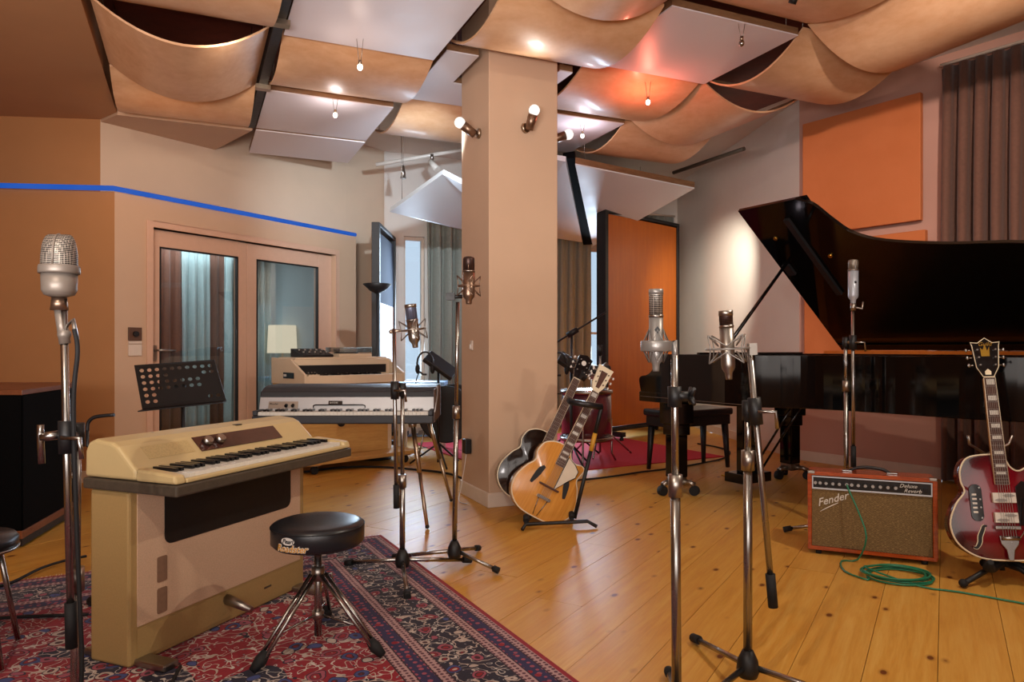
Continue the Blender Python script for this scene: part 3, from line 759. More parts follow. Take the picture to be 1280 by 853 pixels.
def bpt(px, off=.0): return GB+BD*bs(px)-BN*off
curtain('grey_curtain', 'pale grey-green curtain beside the back window left of the column', bpt(530, .08), bpt(640, .08), .03, 2.78, 'curtain_grey', .14, .06, 5)
curtain('grey_curtain', 'striped grey curtain seen between the column and the right back window', bpt(660, .08), bpt(736, .08), .03, 2.72, 'curtain_grey', .13, .04, 8)
curtain('grey_curtain', 'grey curtain strip half hidden behind the orange gobo', bpt(750, .10), bpt(838, .10), .03, 2.85, 'curtain_grey', .13, .04, 9)
# gobos
def gobo(label, p, q, h, th, fill, frame_w=.07):
    p = Vector(p); q = Vector(q); d = (q-p); L_ = d.length
    t_ = thing('gobo', label, 'partition', (p.x, p.y, 0), math.atan2(d.y, d.x))
    f = MB(); z0 = .10
    f.box(0, frame_w, 0, th, z0, h).box(L_-frame_w, L_, 0, th, z0, h).box(frame_w, L_-frame_w, 0, th, z0, z0+frame_w*.7).box(frame_w, L_-frame_w, 0, th, h-frame_w*.7, h)
    f.build('frame', m['black'], t_, bevel=.004)
    for (za, zb_, mt) in fill:
        MB().box(frame_w, L_-frame_w, .018, th-.018, za, zb_).build('panel', m[mt], t_)
    for s in (.12, L_-.12):
        MB().box(s-.04, s+.04, -.16, th+.16, .05, .0999).build('foot', m['black'], t_, bevel=.005)
        for y in (-.13, th+.13): MB().cyl((s, y-.011, .025), (s, y+.011, .025), .025, n=12).build('caster', m['rubber'], t_)
    return t_
gobo('tall orange studio gobo in a thick black frame behind the piano', (1.04, 8.0), (2.10, 9.02), 2.59, .13, ((.15, 2.54, 'gobo_wood'),), .05)
g2 = gobo('narrow-looking dark gobo with blue cloth and an orange strip beside the torchiere', (-1.325, 7.2), (-1.33, 8.25), 2.30, .08,
     ((.15, .72, 'gobo_blue'), (.72, .98, 'gobo_wood'), (.98, 1.5, 'gobo_wood'), (1.5, 2.21, 'gobo_blue')), .06)
# torchiere
tl = thing('floor_lamp', 'slim black torchiere lamp with bowl shade behind the white cabinet organ', 'lamp', (at(473, 435, 6.75).x-.01, 6.75, 0))
MB().lathe([(.13, 0), (.13, .018), (.03, .03)], 24).build('base', m['black'], tl); MB().cyl((0, 0, .03), (0, 0, 1.57), .012, n=10).build('pole', m['black'], tl)
MB().lathe([(.02, 1.55), (.07, 1.575), (.135, 1.635), (.13, 1.64), (.06, 1.585)], 24).build('bowl_shade', m['black'], tl)
# booth interior
curt_p = LC+DN*1.5
BB = LC+DN*1.3
def bx_(px, k=0): return BB+DN*k+DW*bs(px, BB+DN*k, DW)
curtain('teal_curtain', 'wide teal curtain in the middle of the left glass door leaf', bx_(227), bx_(262), .02, 2.15, 'curtain_teal', .11, .03, 11)
curtain('teal_curtain', 'teal curtain strip at the right edge of the left glass door leaf', bx_(281), bx_(304), .02, 2.15, 'curtain_teal', .11, .03, 14)
curtain('teal_curtain', 'narrow teal curtain at the left edge of the right glass door leaf', bx_(318), bx_(338), .02, 2.15, 'curtain_teal', .10, .03, 12)
curtain('dark_curtain', 'dark brown curtain at the left edge of the left glass door leaf', bx_(188, .03), bx_(229, .03), .02, 2.15, 'curtain_brown', .12, .03, 13)
curtain('dark_curtain', 'dark brown curtain between the two teal ones behind the left glass leaf', bx_(260, .05), bx_(283, .05), .02, 2.15, 'curtain_brown', .12, .03, 15)
bp = BB-DN*.25+DW*bs(353, BB-DN*.25, DW)
tlm = thing('table_lamp', 'lamp with a pale drum shade glowing inside the booth', 'lamp', (bp.x, bp.y, 0))
MB().lathe([(.11, 0), (.11, .02), (.012, .03), (.012, 1.0)], 20).build('lamp_foot', m['steel'], tlm)
sh = MB(); sh.lathe([(.17, .98), (.155, 1.30), (.152, 1.30), (.167, .98)], 24); sh.build('lamp_shade', m['shade_lit'], tlm)
bl_ = LC+DN*1.1+DW*1.4
area('booth_fill', (bl_.x-.1, bl_.y, 2.2), (bl_.x, bl_.y, 0), (1.6, .8), 30, (.92, .97, 1.0))  # added soft light inside the booth, no window behind it
# switches
def plate(name, label, px, py, parts):
    s = bs(px, LC, DW); p = LC+DW*s; z = H-(py-435)/900*p.y
    t_ = thing(name, label, 'switch', (p.x, p.y, z), math.atan2(DW.y, DW.x))
    for nm, x0, x1, z0, z1, mt in parts:
        MB().box(x0, x1, -.014, -.001, z0, z1).build(nm, m[mt], t_, bevel=.003)
    return t_
plate('light_switch', 'pair of pale wall switches below a brown dimmer left of the glass doors', 168, 430,
      (('switch_plate', -.055, .055, -.095, -.005, 'trim'), ('switch_plate', -.055, .055, .0, .02, 'trim'), ('dimmer_plate', -.055, .055, .025, .13, 'brown_plastic')))
dk = [o for o in bpy.data.objects if o.name == 'dimmer_plate'][0]
MB().cyl((0, -.014, .078), (0, -.032, .078), .022, n=16).build('dimmer_knob', m['black'], dk)
cs = thing('light_switch', 'small pale switch low on the left face of the column', 'switch', (*(cc+V*.30), H+.02), math.atan2(-V.y, -V.x))
MB().box(-.02, .02, -.012, -.001, -.035, .03).build('switch_plate', m['trim'], cs, bevel=.003); MB().box(-.008, .008, -.022, -.0121, -.028, .004).build('rocker', m['white_plastic'], cs)
pa = thing('power_adapter', 'black plug-in power adapter near the foot of the column with a thin lead', 'adapter', (*(cc+V*.34), .36), math.atan2(-V.y, -V.x))
MB().box(-.035, .035, -.05, -.004, -.05, .05).build('adapter_body', m['black'], pa, bevel=.006)
MB().tube(catmull([(0, -.03, -.05), (.0, -.045, -.15), (.03, -.08, -.28), (.10, -.12, -.352), (.2, -.1, -.354)], 5), .003, 6).build('lead', m['white_plastic'], pa)

# ------------------------------------------------------------------ rugs
rc = Vector((-0.718, 3.96)); rdr = Vector((.47, -.8827)); rdl = Vector((-.886, -.4637))
rcen = rc+rdr*RUG_L/2+rdl*RUG_W/2
rug = MB(); rug.box(-RUG_W/2, RUG_W/2, -RUG_L/2, RUG_L/2, .0005, .009)
rg = rug.build('persian_rug', m['rug'], loc=(rcen.x, rcen.y, 0)); rg.rotation_euler = (0, 0, math.atan2(rdr.y, rdr.x)+PI/2)
rgt = thing('persian_rug', 'red and navy patterned rug with floral borders under the electric piano and stool', 'rug', (rcen.x, rcen.y, 0), math.atan2(rdr.y, rdr.x)+PI/2)
rg.name = 'rug_pile'; rg.parent = rgt; rg.location = (0, 0, 0); rg.rotation_euler = (0, 0, 0); rgt.name = 'persian_rug'
fr = MB(); r2 = random.Random(4)
for sgn in (-1, 1):
    for i in range(260):
        x = -RUG_W/2+RUG_W*(i+.5)/260; y = sgn*RUG_L/2; e_ = sgn*r2.uniform(.03, .05); dx_ = r2.uniform(-.006, .006)
        fr.add([(x-.0025, y, .005), (x+.0025, y, .005), (x+.002+dx_, y+e_, .002), (x-.002+dx_, y+e_, .002)], [(0, 1, 2, 3)])
fr.build('fringe', m['binding'], rgt, kind='stuff')
r3 = thing('red_carpet', 'plain red carpet at the back right of the column', 'rug', (-.05, 5.72, 0), math.atan2(1.08, 2.0))
r3c = MB(); r3c.box(0, 2.27, 0, 2.3, .0005, .008); r3c.build('carpet_pile', m['carpet_red'], r3)
# keep the carpet clear of the column: it only lies behind it
r3.location = (.02, 5.78, 0)

# ------------------------------------------------------------------ grand piano
PO = Vector((.94, 5.25, 0)); pp = Vector((.51, -.86, 0)); pq = Vector((.86, .51, 0))
pM = Matrix(((pp.x, pq.x, 0, PO.x), (pp.y, pq.y, 0, PO.y), (0, 0, 1, 0), (0, 0, 0, 1)))   # local x = towards tail, y = towards bass, z up
piano = thing('grand_piano', 'black concert grand piano with its lid raised, at the right', 'piano', M=pM)
BG = 1.5; TL = 2.72; RT = .995; RB = .672
bent = [(.0, 0), (.45, 0), (.80, .0), (.98, .07), (1.12, .19), (1.3, .29), (1.6, .36), (2.1, .43), (2.42, .60), (2.62, .9), (2.71, 1.2), (2.70, 1.40), (2.6, 1.5)]
bc_ = [(p.x, p.y) for p in catmull([(a, b, 0) for a, b in bent[2:]], 5)]
rim_out = [(.30, 0)]+bc_+[(.30, BG)]
def inset(poly, d):
    out = []; n = len(poly)
    for i in range(n):
        a, b, c = Vector(poly[i-1]), Vector(poly[i]), Vector(poly[(i+1) % n])
        e1 = (b-a).normalized(); e2 = (c-b).normalized()
        n1 = Vector((-e1.y, e1.x)); n2 = Vector((-e2.y, e2.x)); nn = (n1+n2)
        if nn.length < 1e-6: nn = n1
        nn.normalize(); k_ = d/max(.4, nn.dot(n1)); out.append(tuple(b+nn*k_))
    return out
rim_in = inset(rim_out, .05)
def ring(o, A, B, z0, z1):
    n = len(A); v = [(x, y, z0) for x, y in A]+[(x, y, z1) for x, y in A]+[(x, y, z0) for x, y in B]+[(x, y, z1) for x, y in B]; f = []
    for i in range(n):
        j = (i+1) % n
        f += [(i, j, n+j, n+i), (2*n+i, 3*n+i, 3*n+j, 2*n+j), (n+i, n+j, 3*n+j, 3*n+i), (i, 2*n+i, 2*n+j, j)]
    return o.add(v, f)
rm = MB(); ring(rm, rim_out, rim_in, RB, RT); rm.build('rim', m['black_gloss'], piano, bevel=.004)
sb_ = MB(); sb_.prism(inset(rim_out, .052), RB+.01, RB+.03); sb_.build('soundboard_base', m['wood_brown'], piano)
pl = MB(); pl.prism(inset(rim_out, .055), RT-.16, RT-.15); pl.build('iron_plate', m['gold'], piano)
fl_ = MB(); ring(fl_, inset(rim_out, .0502), inset(rim_out, .062), RT-.149, RT-.02); fl_.build('inner_rim', m['gobo_wood'], piano)
# keybed, arms, fallboard, keys
kb = MB(); kb.box(-.02, .30, .0, BG, RB-.02, RB+.05); kb.build('keybed', m['black_gloss'], piano, bevel=.004)
for y0_, y1_, in ((0, .12), (BG-.12, BG)):
    arm = [(-.0, RB+.0501), (-.02, RB+.13), (.0, RB+.16), (.07, RB+.175), (.12, RB+.21), (.14, RB+.27), (.145, RT), (.2995, RT), (.2995, RB+.0501)]
    arm = [(p.x, p.y) for p in catmull([(a, b, 0) for a, b in arm[:7]], 4)]+arm[7:]
    a_ = MB(); a_.prism(arm, 0, .12 if y0_ == 0 else .12)
    Mx = Matrix.Translation((0, y1_, 0)) @ Matrix.Rotation(PI/2, 4, 'X')
    a_.v = [Mx @ p for p in a_.v]; a_.build('arm', m['black_gloss'], piano)
MB().box(.19, .2995, .1202, BG-.1202, RB+.06, RT-.01).build('fallboard', m['black_gloss'], piano, bevel=.004)
kw = MB(); kkb = MB(); nW = 52; W1 = (BG-.26)/nW
for i in range(nW):
    y = BG-.13-(i+1)*W1; kw.box(.03, .185, y+.0006, y+W1-.0006, RB+.052, RB+.085)
    if i % 7 not in (1, 4): kkb.box(.085, .185, y-.006, y+.006, RB+.0851, RB+.097)
kw.build('white_keys', m['key_white'], piano, kind='stuff'); kkb.build('black_keys', m['key_black'], piano, kind='stuff')
ln_ = MB(); ln_.box(-.005, 1.0, -.002, .0, RB+.015, RB+.018); ln_.build('trim_line', m['steel'], piano)
md = MB(); md.box(.36, .385, .2, 1.3, RT-.02, RT+.012); md.build('music_desk', m['black_gloss'], piano)
# main lid, hinged on the spine, plus the folded front flap
al = math.radians(40); Hx = .58
def lidM(): return Matrix.Translation((0, BG, RT+.027)) @ Matrix.Rotation(-al, 4, 'X') @ Matrix.Scale(1, 4)
lid_o = [(Hx, -1.485), (1.04, -1.485), (1.13, -1.42), (1.19, -1.27), (1.26, -1.14), (1.42, -1.04), (1.75, -.955), (2.15, -.89), (2.45, -.74), (2.65, -.47), (2.74, -.2), (2.72, -.05), (2.66, 0), (Hx, 0)]
lo = [lid_o[0]]+[(p.x, p.y) for p in catmull([(a, b, 0) for a, b in lid_o[1:13]], 4)]+[lid_o[13]]
LM = lidM()
lid = MB(); lid.prism(lo, 0, .024, LM); lid.build('lid', m['black_gloss'], piano, bevel=.003)
lf_ = MB(); lf_.box(Hx+.01, Hx+.52, -1.47, -.02, .0245, .044, LM); lf_.build('front_flap', m['black_gloss'], piano, bevel=.003)
br_ = MB(); br_.box(Hx+.30, Hx+.34, -1.35, -.62, -.022, -.0005, LM); br_.box(Hx+.04, Hx+.1, -.95, -.85, -.02, -.0005, LM); br_.build('lid_batten', m['black'], piano)
bump_ = MB()
for x, y in ((.72, -1.2), (1.02, -.98), (2.15, -.78)): bump_.cyl(LM @ Vector((x, y, -.014)), LM @ Vector((x, y, 0)), .014, n=12)
bump_.build('lid_button', m['gold'], piano)
pr_top = LM @ Vector((.74, -1.02, -.012)); pr_bot = Vector((.62, .10, RT-.06))
MB().cyl(pr_bot, pr_top, .013, .011, n=10).build('lid_prop', m['black_gloss'], piano)
MB().box(.45, 2.55, BG-.035, BG-.002, RT+.0005, RT+.0225).build('hinge_rail', m['gobo_wood'], piano)
hg = MB()
for x in (.75, 1.5, 2.3): hg.cyl((x-.06, BG+.004, RT+.02), (x+.06, BG+.004, RT+.02), .007, n=8)
hg.build('lid_hinge', m['gold'], piano)
# legs, trolley casters, lyre
def pleg(x, y):
    g = MB(); prof = [(.075, .64), (.075, .50), (.05, .46), (.055, .12), (.06, .10)]
    for s in ((.085, .50, .6515), (.068, .42, .4999), (.055, .12, .4199)): g.box(x-s[0], x+s[0], y-s[0], y+s[0], s[1], s[2])
    L_ = g.build('leg', m['black_gloss'], piano, bevel=.006)
    MB().cyl((x, y, .12), (x, y, .07), .02, n=10).box(x-.05, x+.05, y-.05, y+.05, .068, .118).build('caster_block', m['steel'], L_)
    for a in (0, 2.09, 4.19):
        ca_, sa_ = math.cos(a+.5), math.sin(a+.5)
        MB().tube([(x+.04*ca_, y+.04*sa_, .085), (x+.10*ca_, y+.10*sa_, .088), (x+.13*ca_, y+.13*sa_, .07)], .02, 8).build('trolley_arm', m['steel'], L_)
        MB().cyl((x+.13*ca_-.02*sa_, y+.13*sa_+.02*ca_, .034), (x+.13*ca_+.02*sa_, y+.13*sa_-.02*ca_, .034), .034, n=14).build('caster', m['rubber'], L_)
pleg(.22, .14); pleg(.22, BG-.14); pleg(2.35, 1.0)
ly = MB(); ly.box(.30, .36, .66, .70, .12, RB-.02).box(.30, .36, .80, .84, .12, RB-.02); ly.build('lyre_post', m['black_gloss'], piano, bevel=.004)
lb = MB(); lb.box(.24, .42, .60, .90, .05, .12).build('lyre_box', m['black_gloss'], piano, bevel=.005)
for y in (.67, .75, .83): MB().box(.16, .2399, y-.02, y+.02, .07, .082).build('pedal', m['gold'], piano, bevel=.004)
MB().cyl((.40, .70, .125), (.78, .70, RB), .008, n=8).build('lyre_brace', m['black_gloss'], piano); MB().cyl((.40, .80, .125), (.78, .80, RB), .008, n=8).build('lyre_brace', m['black_gloss'], piano)
lk = MB(); lk.cyl((1.32, .30, .90), (1.32, .28, .90), .018, n=14); 
for t_, y_ in ((1.02, .105),):
    pass
# bench
bx = PO+pp*-.72+pq*.75
bench = thing('piano_bench', 'black wooden piano bench behind the keyboard end of the grand', 'bench', (1.50, 6.12, .009), math.atan2(pq.y, pq.x))
MB().box(-.36, .36, -.17, .17, .46, .52).build('seat', m['vinyl'], bench, bevel=.018, seg=3)
MB().box(-.34, .34, -.15, .15, .38, .4599).build('apron', m['black'], bench, bevel=.004)
for sx_ in (-1, 1):
    for sy_ in (-1, 1): MB().cyl((sx_*.30, sy_*.125, .38), (sx_*.32, sy_*.14, .008), .03, .017, n=4).build('leg', m['black'], bench)
# ------------------------------------------------------------------ cream electric piano on its console stand (left foreground)
A0 = Vector((-1.227, 2.305, 0)); wl = Vector((.377, .926, 0)); wf = Vector((.926, -.377, 0))
wM = Matrix(((wl.x, -wf.x, 0, A0.x), (wl.y, -wf.y, 0, A0.y), (0, 0, 1, 0), (0, 0, 0, 1)))
# local: x along the keyboard (0 near end .. L far end), y away from the player (front of stand at 0), z up
wp_ = thing('electric_piano', 'cream electric piano on a matching cream console in the left foreground', 'electric piano', M=wM)
SL = .87; SD = .175; x0, x1 = -.02, .90; yf, yb = -.225, .185; zb = .58
op = [(.34, .40), (.34, .40)]
st = MB(); st.box(0, SL, 0, SD, .012, .575); st.build('console_body', m['cream_case'], wp_, bevel=.008)
def rr(x0, x1, z0, z1, r, n=4):
    out = []
    for cx, cz, a0 in ((x1-r, z1-r, 0), (x0+r, z1-r, 90), (x0+r, z0+r, 180), (x1-r, z0+r, 270)):
        for i in range(n+1):
            a = math.radians(a0+90*i/n); out.append((cx+r*math.cos(a), cz+r*math.sin(a)))
    return out
XZ = Matrix(((1, 0, 0, 0), (0, 0, 1, 0), (0, 1, 0, 0), (0, 0, 0, 1)))     # prism (x, z) profile, extruded along y
gc = MB(); gc.prism([(.03, .135), (SL-.03, .135), (SL-.03, .565), (.03, .565)], -.004, -.0003, XZ); gc.build('grille_cloth', m['stand_cloth'], wp_)
o_ = MB(); o_.prism(rr(.135, .775, .375, .568, .03), -.007, -.0042, XZ); o_.build('amplifier_recess', m['black'], wp_)
kp = MB(); kp.prism([(.03, .03), (SL-.03, .03), (SL-.03, .125), (.03, .125)], -.003, -.0003, XZ); kp.build('kick_board', m['cream_case'], wp_)
for z in (.15, .255):
    e_ = MB(); e_.prism(rr(.105, .145, z, z+.085, .006), -.0062, -.0042, XZ); e_.build('cloth_patch', m['patch'], wp_, label='small brown worn patch')
lg_ = MB(); lg_.box(.62, .66, -.005, -.0032, .075, .082).build('maker_badge', m['dark_trim'], wp_)
for x in (.05, SL-.05): MB().box(x-.03, x+.03, -.13, SD+.06, .009, .033).build('foot', m['steel'], wp_, bevel=.006)
MB().tube([(.42, .0, .10), (.42, -.05, .09), (.42, -.12, .075)], [.02, .018, .012], 8).build('pedal', m['steel'], wp_)
# base tray and top cover
tray = MB(); tray.box(x0, x1, yf, yb, zb, zb+.036); tray.build('base_tray', m['dark_trim'], wp_, bevel=.006)
zt = zb+.038
prof = [(yb-.004, zt), (yb-.006, zt+.085), (yb-.02, zt+.115), (yb-.05, zt+.125), (.06, zt+.118), (.03, zt+.105), (-.035, zt+.045), (-.05, zt+.034), (-.05, zt)]
def yz_prism(o, P, xa, xb):
    M_ = Matrix(((0, 0, 1, 0), (1, 0, 0, 0), (0, 1, 0, 0), (0, 0, 0, 1))); return o.prism(P, xa, xb, M_)
tp_ = MB(); yz_prism(tp_, prof, x0+.004, x1-.02); tp_.build('top_cover', m['cream'], wp_, bevel=.012, seg=3)
for xa, xb in ((x0+.002, x0+.0448), (x1-.0448, x1-.002)):
    ck = MB(); yz_prism(ck, [(-.0505, zt), (-.0505, zt+.040), (-.17, zt+.032), (yf+.012, zt+.027), (yf+.003, zt)], xa, xb); ck.build('cheek', m['cream'], wp_, bevel=.008)
MB().box(x0+.045, x1-.045, yf+.003, yf+.022, zt, zt+.014).build('front_lip', m['cream'], wp_, bevel=.004)
# slanted control face runs from (.03, .105) to (-.035, .045)
fn = Vector((0, -.06, .065)).normalized(); fd = Vector((0, -.065, -.06)).normalized()
P0 = Vector((0, .03, zt+.105))
def face_M(x, s): 
    o_ = P0+Vector((x, 0, 0))+fd*s
    return Matrix(((1, 0, 0, o_.x), (0, -fd.y, fn.y, o_.y), (0, -fd.z, fn.z, o_.z), (0, 0, 0, 1)))
cpn = MB(); cpn.box(.275, .70, -.076, -.008, .001, .004, face_M(0, 0)); cpn.build('control_panel', m['panel_maroon'], wp_, bevel=.001)
for x in (.32, .38):
    MB().cyl(face_M(x, .042) @ Vector((0, 0, .004)), face_M(x, .042) @ Vector((0, 0, .026)), .019, .016, n=18).build('control_knob', m['chrome'], wp_)
sgl = MB(); sgl.box(.06, .25, -.070, -.014, .0008, .0016, face_M(0, 0)); sgl.build('speaker_grille', m['cream_perf'], wp_)
MB().box(.53, .56, .055, .075, zt+.117, zt+.1215).build('badge', m['dark_trim'], wp_)
for x in (.2, .5): MB().cyl((x, .125, zt+.118), (x, .125, zt+.1245), .006, n=10).build('screw', m['steel'], wp_)
kx0, kx1 = x0+.05, x1-.05; nk = 37; kw_ = (kx1-kx0)/nk; k1 = MB(); k2 = MB()
for i in range(nk):
    a = kx0+i*kw_; k1.box(a+.0007, a+kw_-.0007, yf+.024, -.052, zt, zt+.026)
    if (i % 7) not in (2, 6) and i < nk-1: k2.box(a+kw_-.006, a+kw_+.006, yf+.075, -.052, zt+.0262, zt+.038)
k1.build('white_keys', m['key_white'], wp_, kind='stuff'); k2.build('black_keys', m['key_black'], wp_, kind='stuff')

# ------------------------------------------------------------------ drum throne
th_ = thing('drum_throne', 'round black padded drum throne on chrome tripod legs beside the cream piano', 'stool', (-.668, 2.48, 0))
R_ = .157; ZS = .035
MB().lathe([(.08, .365), (R_-.012, .366), (R_, .378), (R_, .427), (R_-.006, .439), (R_-.025, .446), (.06, .449), (.001, .4495)], 48).build('seat', m['vinyl'], th_)
seat = th_.children[0]
MB().tube([(R_*math.cos(2*PI*i/48), R_*math.sin(2*PI*i/48), .431) for i in range(48)], .0022, 5, True).build('seat_piping', m['black'], seat)
MB().lathe([(.045, .352), (.045, .3649)], 20).build('seat_plate', m['steel'], th_)
MB().cyl((0, 0, .05), (0, 0, .352), .013, n=14).build('pole', m['chrome'], th_); MB().cyl((0, 0, .24), (0, 0, .29), .022, n=14).build('height_collar', m['steel'], th_)
MB().cyl((0, 0, .11), (0, 0, .135), .02, n=12).build('brace_collar', m['steel'], th_)
for a in (-125, -22, 97):
    a = math.radians(a); c_, s_ = math.cos(a), math.sin(a); ex, ey = .255*c_, .255*s_; nx, ny = -s_*.012, c_*.012
    lgm = MB()
    for q in (-1, 1): lgm.tube([(.022*c_+q*nx, .022*s_+q*ny, .262), (.9*ex+q*nx, .9*ey+q*ny, .045)], .007, 8)
    lo_ = lgm.build('leg', m['chrome'], th_)
    MB().tube([(.02*c_, .02*s_, .122), (.62*ex, .62*ey, .105)], .004, 6).build('brace', m['chrome'], lo_)
    MB().tube([(.82*ex, .82*ey, .065), (.9*ex, .9*ey, .045), (1.02*ex, 1.02*ey, .022)], [.015, .021, .013], 10).build('rubber_foot', m['rubber'], lo_)
MB().tube([(.02, .015, .255), (.04, .02, .257), (.045, .02, .225)], .005, 6).build('wing_bolt', m['chrome'], th_)
ang = math.radians(-18)
RM = Matrix.Rotation(ang, 4, 'Z')
bd = MB(); vv = []; 
for i in range(24):
    t_ = 2*PI*i/24; x_ = .026*math.cos(t_)-.012; z_ = .411+.0125*math.sin(t_)
    vv.append((x_, z_))
bdv = []
for x_, z_ in vv:
    a = x_/R_; bdv.append(RM @ Vector(((R_+.0012)*math.sin(a), -(R_+.0012)*math.cos(a), z_)))
bd.add(bdv, [tuple(range(24))]); bd.build('maker_badge', m['pearl'], seat)
text_mesh('badge_lettering', 'Pearl', .021, m['black'], seat, RM @ Matrix.Translation((0, 0, .4045)) @ Matrix.Rotation(-.076, 4, 'Z'), .0016, .3, R_+.0012, 'CENTER')
text_mesh('seat_lettering', 'Roadster', .031, m['gold_print'], seat, RM @ Matrix.Translation((0, 0, .3775)), .0016, .25, R_+.0016, 'CENTER', .0004)
text_mesh('lettering_outline', 'Roadster', .031, m['pearl'], seat, RM @ Matrix.Translation((0, 0, .3775)), .0010, .25, R_+.0010, 'CENTER', .0016)

# second stool cut by the left edge
s2 = thing('round_stool', 'dark round stool cut off by the left edge of the photo', 'stool', (-1.80, 2.35, 0))
MB().lathe([(.13, .375), (.158, .38), (.16, .405), (.15, .418), (.001, .42)], 36).build('seat', m['vinyl'], s2)
MB().tube([(.158*math.cos(2*PI*i/36), .158*math.sin(2*PI*i/36), .377) for i in range(36)], .005, 6, True).build('seat_ring', m['chrome'], s2)
for a in (70, 160, 250, 340):
    a = math.radians(a); MB().cyl((.12*math.cos(a), .12*math.sin(a), .38), (.19*math.cos(a), .19*math.sin(a), .016), .009, n=10).build('leg', m['chrome'], s2)

# ------------------------------------------------------------------ stage piano with silver front
rh = thing('stage_piano', 'black stage piano with silver front on splayed chrome legs behind the cream piano', 'electric piano', (-1.545, 4.27, 0), math.radians(1.5))
RWD = 1.075
MB().box(0, RWD, 0, .56, .585, .635).build('bottom_case', m['tolex'], rh, bevel=.008)
MB().box(0.004, .03, .0, .20, .636, .665).box(RWD-.03, RWD-.004, .0, .20, .636, .665).build('key_block', m['tolex'], rh, bevel=.004)
fp = MB(); yz_prism(fp, [(.13, .637), (.165, .735), (.212, .735), (.212, .637)], .0, RWD); fp.build('front_panel', m['silver'], rh)
hp = MB(); hp.v = []; yz_prism(hp, [(.213, .637), (.213, .7365), (.168, .737), (.18, .768), (.24, .792), (.30, .802), (.56, .80), (.56, .637)], -.004, RWD+.004); hp.build('harp_cover', m['tolex'], rh, bevel=.006)
rk1 = MB(); rk2 = MB(); n1 = 43; kwid = (RWD-.064)/n1
for i in range(n1):
    a = .032+i*kwid; rk1.box(a+.0007, a+kwid-.0007, .018, .128, .636, .656)
    if (i % 7) not in (2, 6) and i < n1-1: rk2.box(a+kwid-.006, a+kwid+.006, .06, .128, .6562, .668)
rk1.build('white_keys', m['key_white'], rh, kind='stuff'); rk2.build('black_keys', m['key_black'], rh, kind='stuff')
def rface(o, xa, xb, z0, z1, th, nm, mat):        # on the slanted silver front
    def y(z): return .13+(z-.637)*.035/.098
    o.add([(xa, y(z0)-.0005, z0), (xb, y(z0)-.0005, z0), (xb, y(z1)-.0005, z1), (xa, y(z1)-.0005, z1), (xa, y(z0)-th, z0), (xb, y(z0)-th, z0), (xb, y(z1)-th, z1), (xa, y(z1)-th, z1)],
          [(0,3,2,1),(4,5,6,7),(0,1,5,4),(1,2,6,5),(2,3,7,6),(3,0,4,7)]); return o.build(nm, mat, rh)
rface(MB(), .055, .235, .668, .71, .004, 'control_plate', m['steel'])
for x in (.165, .205): MB().cyl((x, .145, .689), (x, .126, .684), .0095, n=14).build('control_knob', m['key_black'], rh)
rface(MB(), .42, .505, .693, .713, .005, 'name_plate', m['key_black'])
hr = MB(); hr.tube([(.33, .139, .672), (.33, .138, .685), (.345, .138, .690), (.63, .138, .690), (.645, .138, .685), (.645, .139, .672)], .0035, 6); hr.build('music_rest_bar', m['key_black'], rh)
SL_ = Matrix.Translation((0, .187, .689)) @ Matrix.Rotation(math.radians(71), 4, 'X')
text_mesh('name_lettering', 'RHODES', .013, m['pearl'], rh, Matrix.Translation((.428, .1455, .698)) @ Matrix.Rotation(math.radians(71), 4, 'X'), .0012)
text_mesh('panel_lettering', 'Rhodes', .017, m['key_black'], rh, Matrix.Translation((.062, .1455, .690)) @ Matrix.Rotation(math.radians(71), 4, 'X'), .0014)
ed = MB(); ed.tube([(RWD+.006, .02, .655), (RWD+.008, .19, .74), (RWD+.008, .22, .80)], .006, 6); ed.build('corner_trim', m['silver'], rh)
MB().box(RWD+.0005, RWD+.006, .02, .54, .592, .79).build('end_cheek', m['tolex_brown'], rh)
for x, y, ex, ey in ((.94, .10, 1.055, -.17), (1.0, .46, 1.15, .56), (.10, .10, -.02, -.15), (.10, .46, -.05, .62)):
    L_ = MB(); L_.cyl((x, y, .584), ((x+ex)/2, (y+ey)/2, .30), .0145, n=12).cyl(((x+ex)/2, (y+ey)/2, .30), (ex, ey, .012), .011, n=12); lg2 = L_.build('leg', m['nickel'], rh)
    MB().cyl((x, y, .5845), (x+.02*(ex-x), y+.02*(ey-y), .555), .03, .022, n=14).build('leg_socket', m['steel'], lg2); MB().ball((ex, ey, .014), .013, 10).build('rubber_foot', m['rubber'], lg2)

# ------------------------------------------------------------------ white cabinet organ on a wooden dolly
oM_p = Vector((-1.70, 5.9, 0)); ang_o = math.atan2(.694, .72)
og = thing('cabinet_organ', 'cream white tape-keyboard cabinet standing on a wooden dolly by the glass doors', 'keyboard', (oM_p.x, oM_p.y, .115), ang_o)
OW, OD = 1.0, .60
MB().box(.01, OW-.08, .10, OD, .0, .62).build('lower_cabinet', m['wood_light'], og, bevel=.004)
for xa in (0, OW-.022):
    cb_ = MB(); yz_prism(cb_, [(.0, .615), (-.0, .70), (.20, .80), (.245, .83), (OD, .84), (OD, .615)], xa, xa+.022); cb_.build('side_panel', m['mello'], og, bevel=.003)
MB().box(.06, OW-.06, .2165, .2199, .70, .775).build('key_backing', m['black'], og)
MB().box(.0225, OW-.0225, .22, OD-.001, .622, .825).build('upper_cabinet', m['mello'], og, bevel=.003)
MB().box(.0225, OW-.0225, .003, .02, .617, .69).build('front_rail', m['mello'], og, bevel=.003)
MB().box(.0225, OW-.0225, .0201, .2199, .6165, .655).build('keybed', m['black'], og)
m1 = MB(); m2 = MB(); n2 = 21; kk = .62/n2
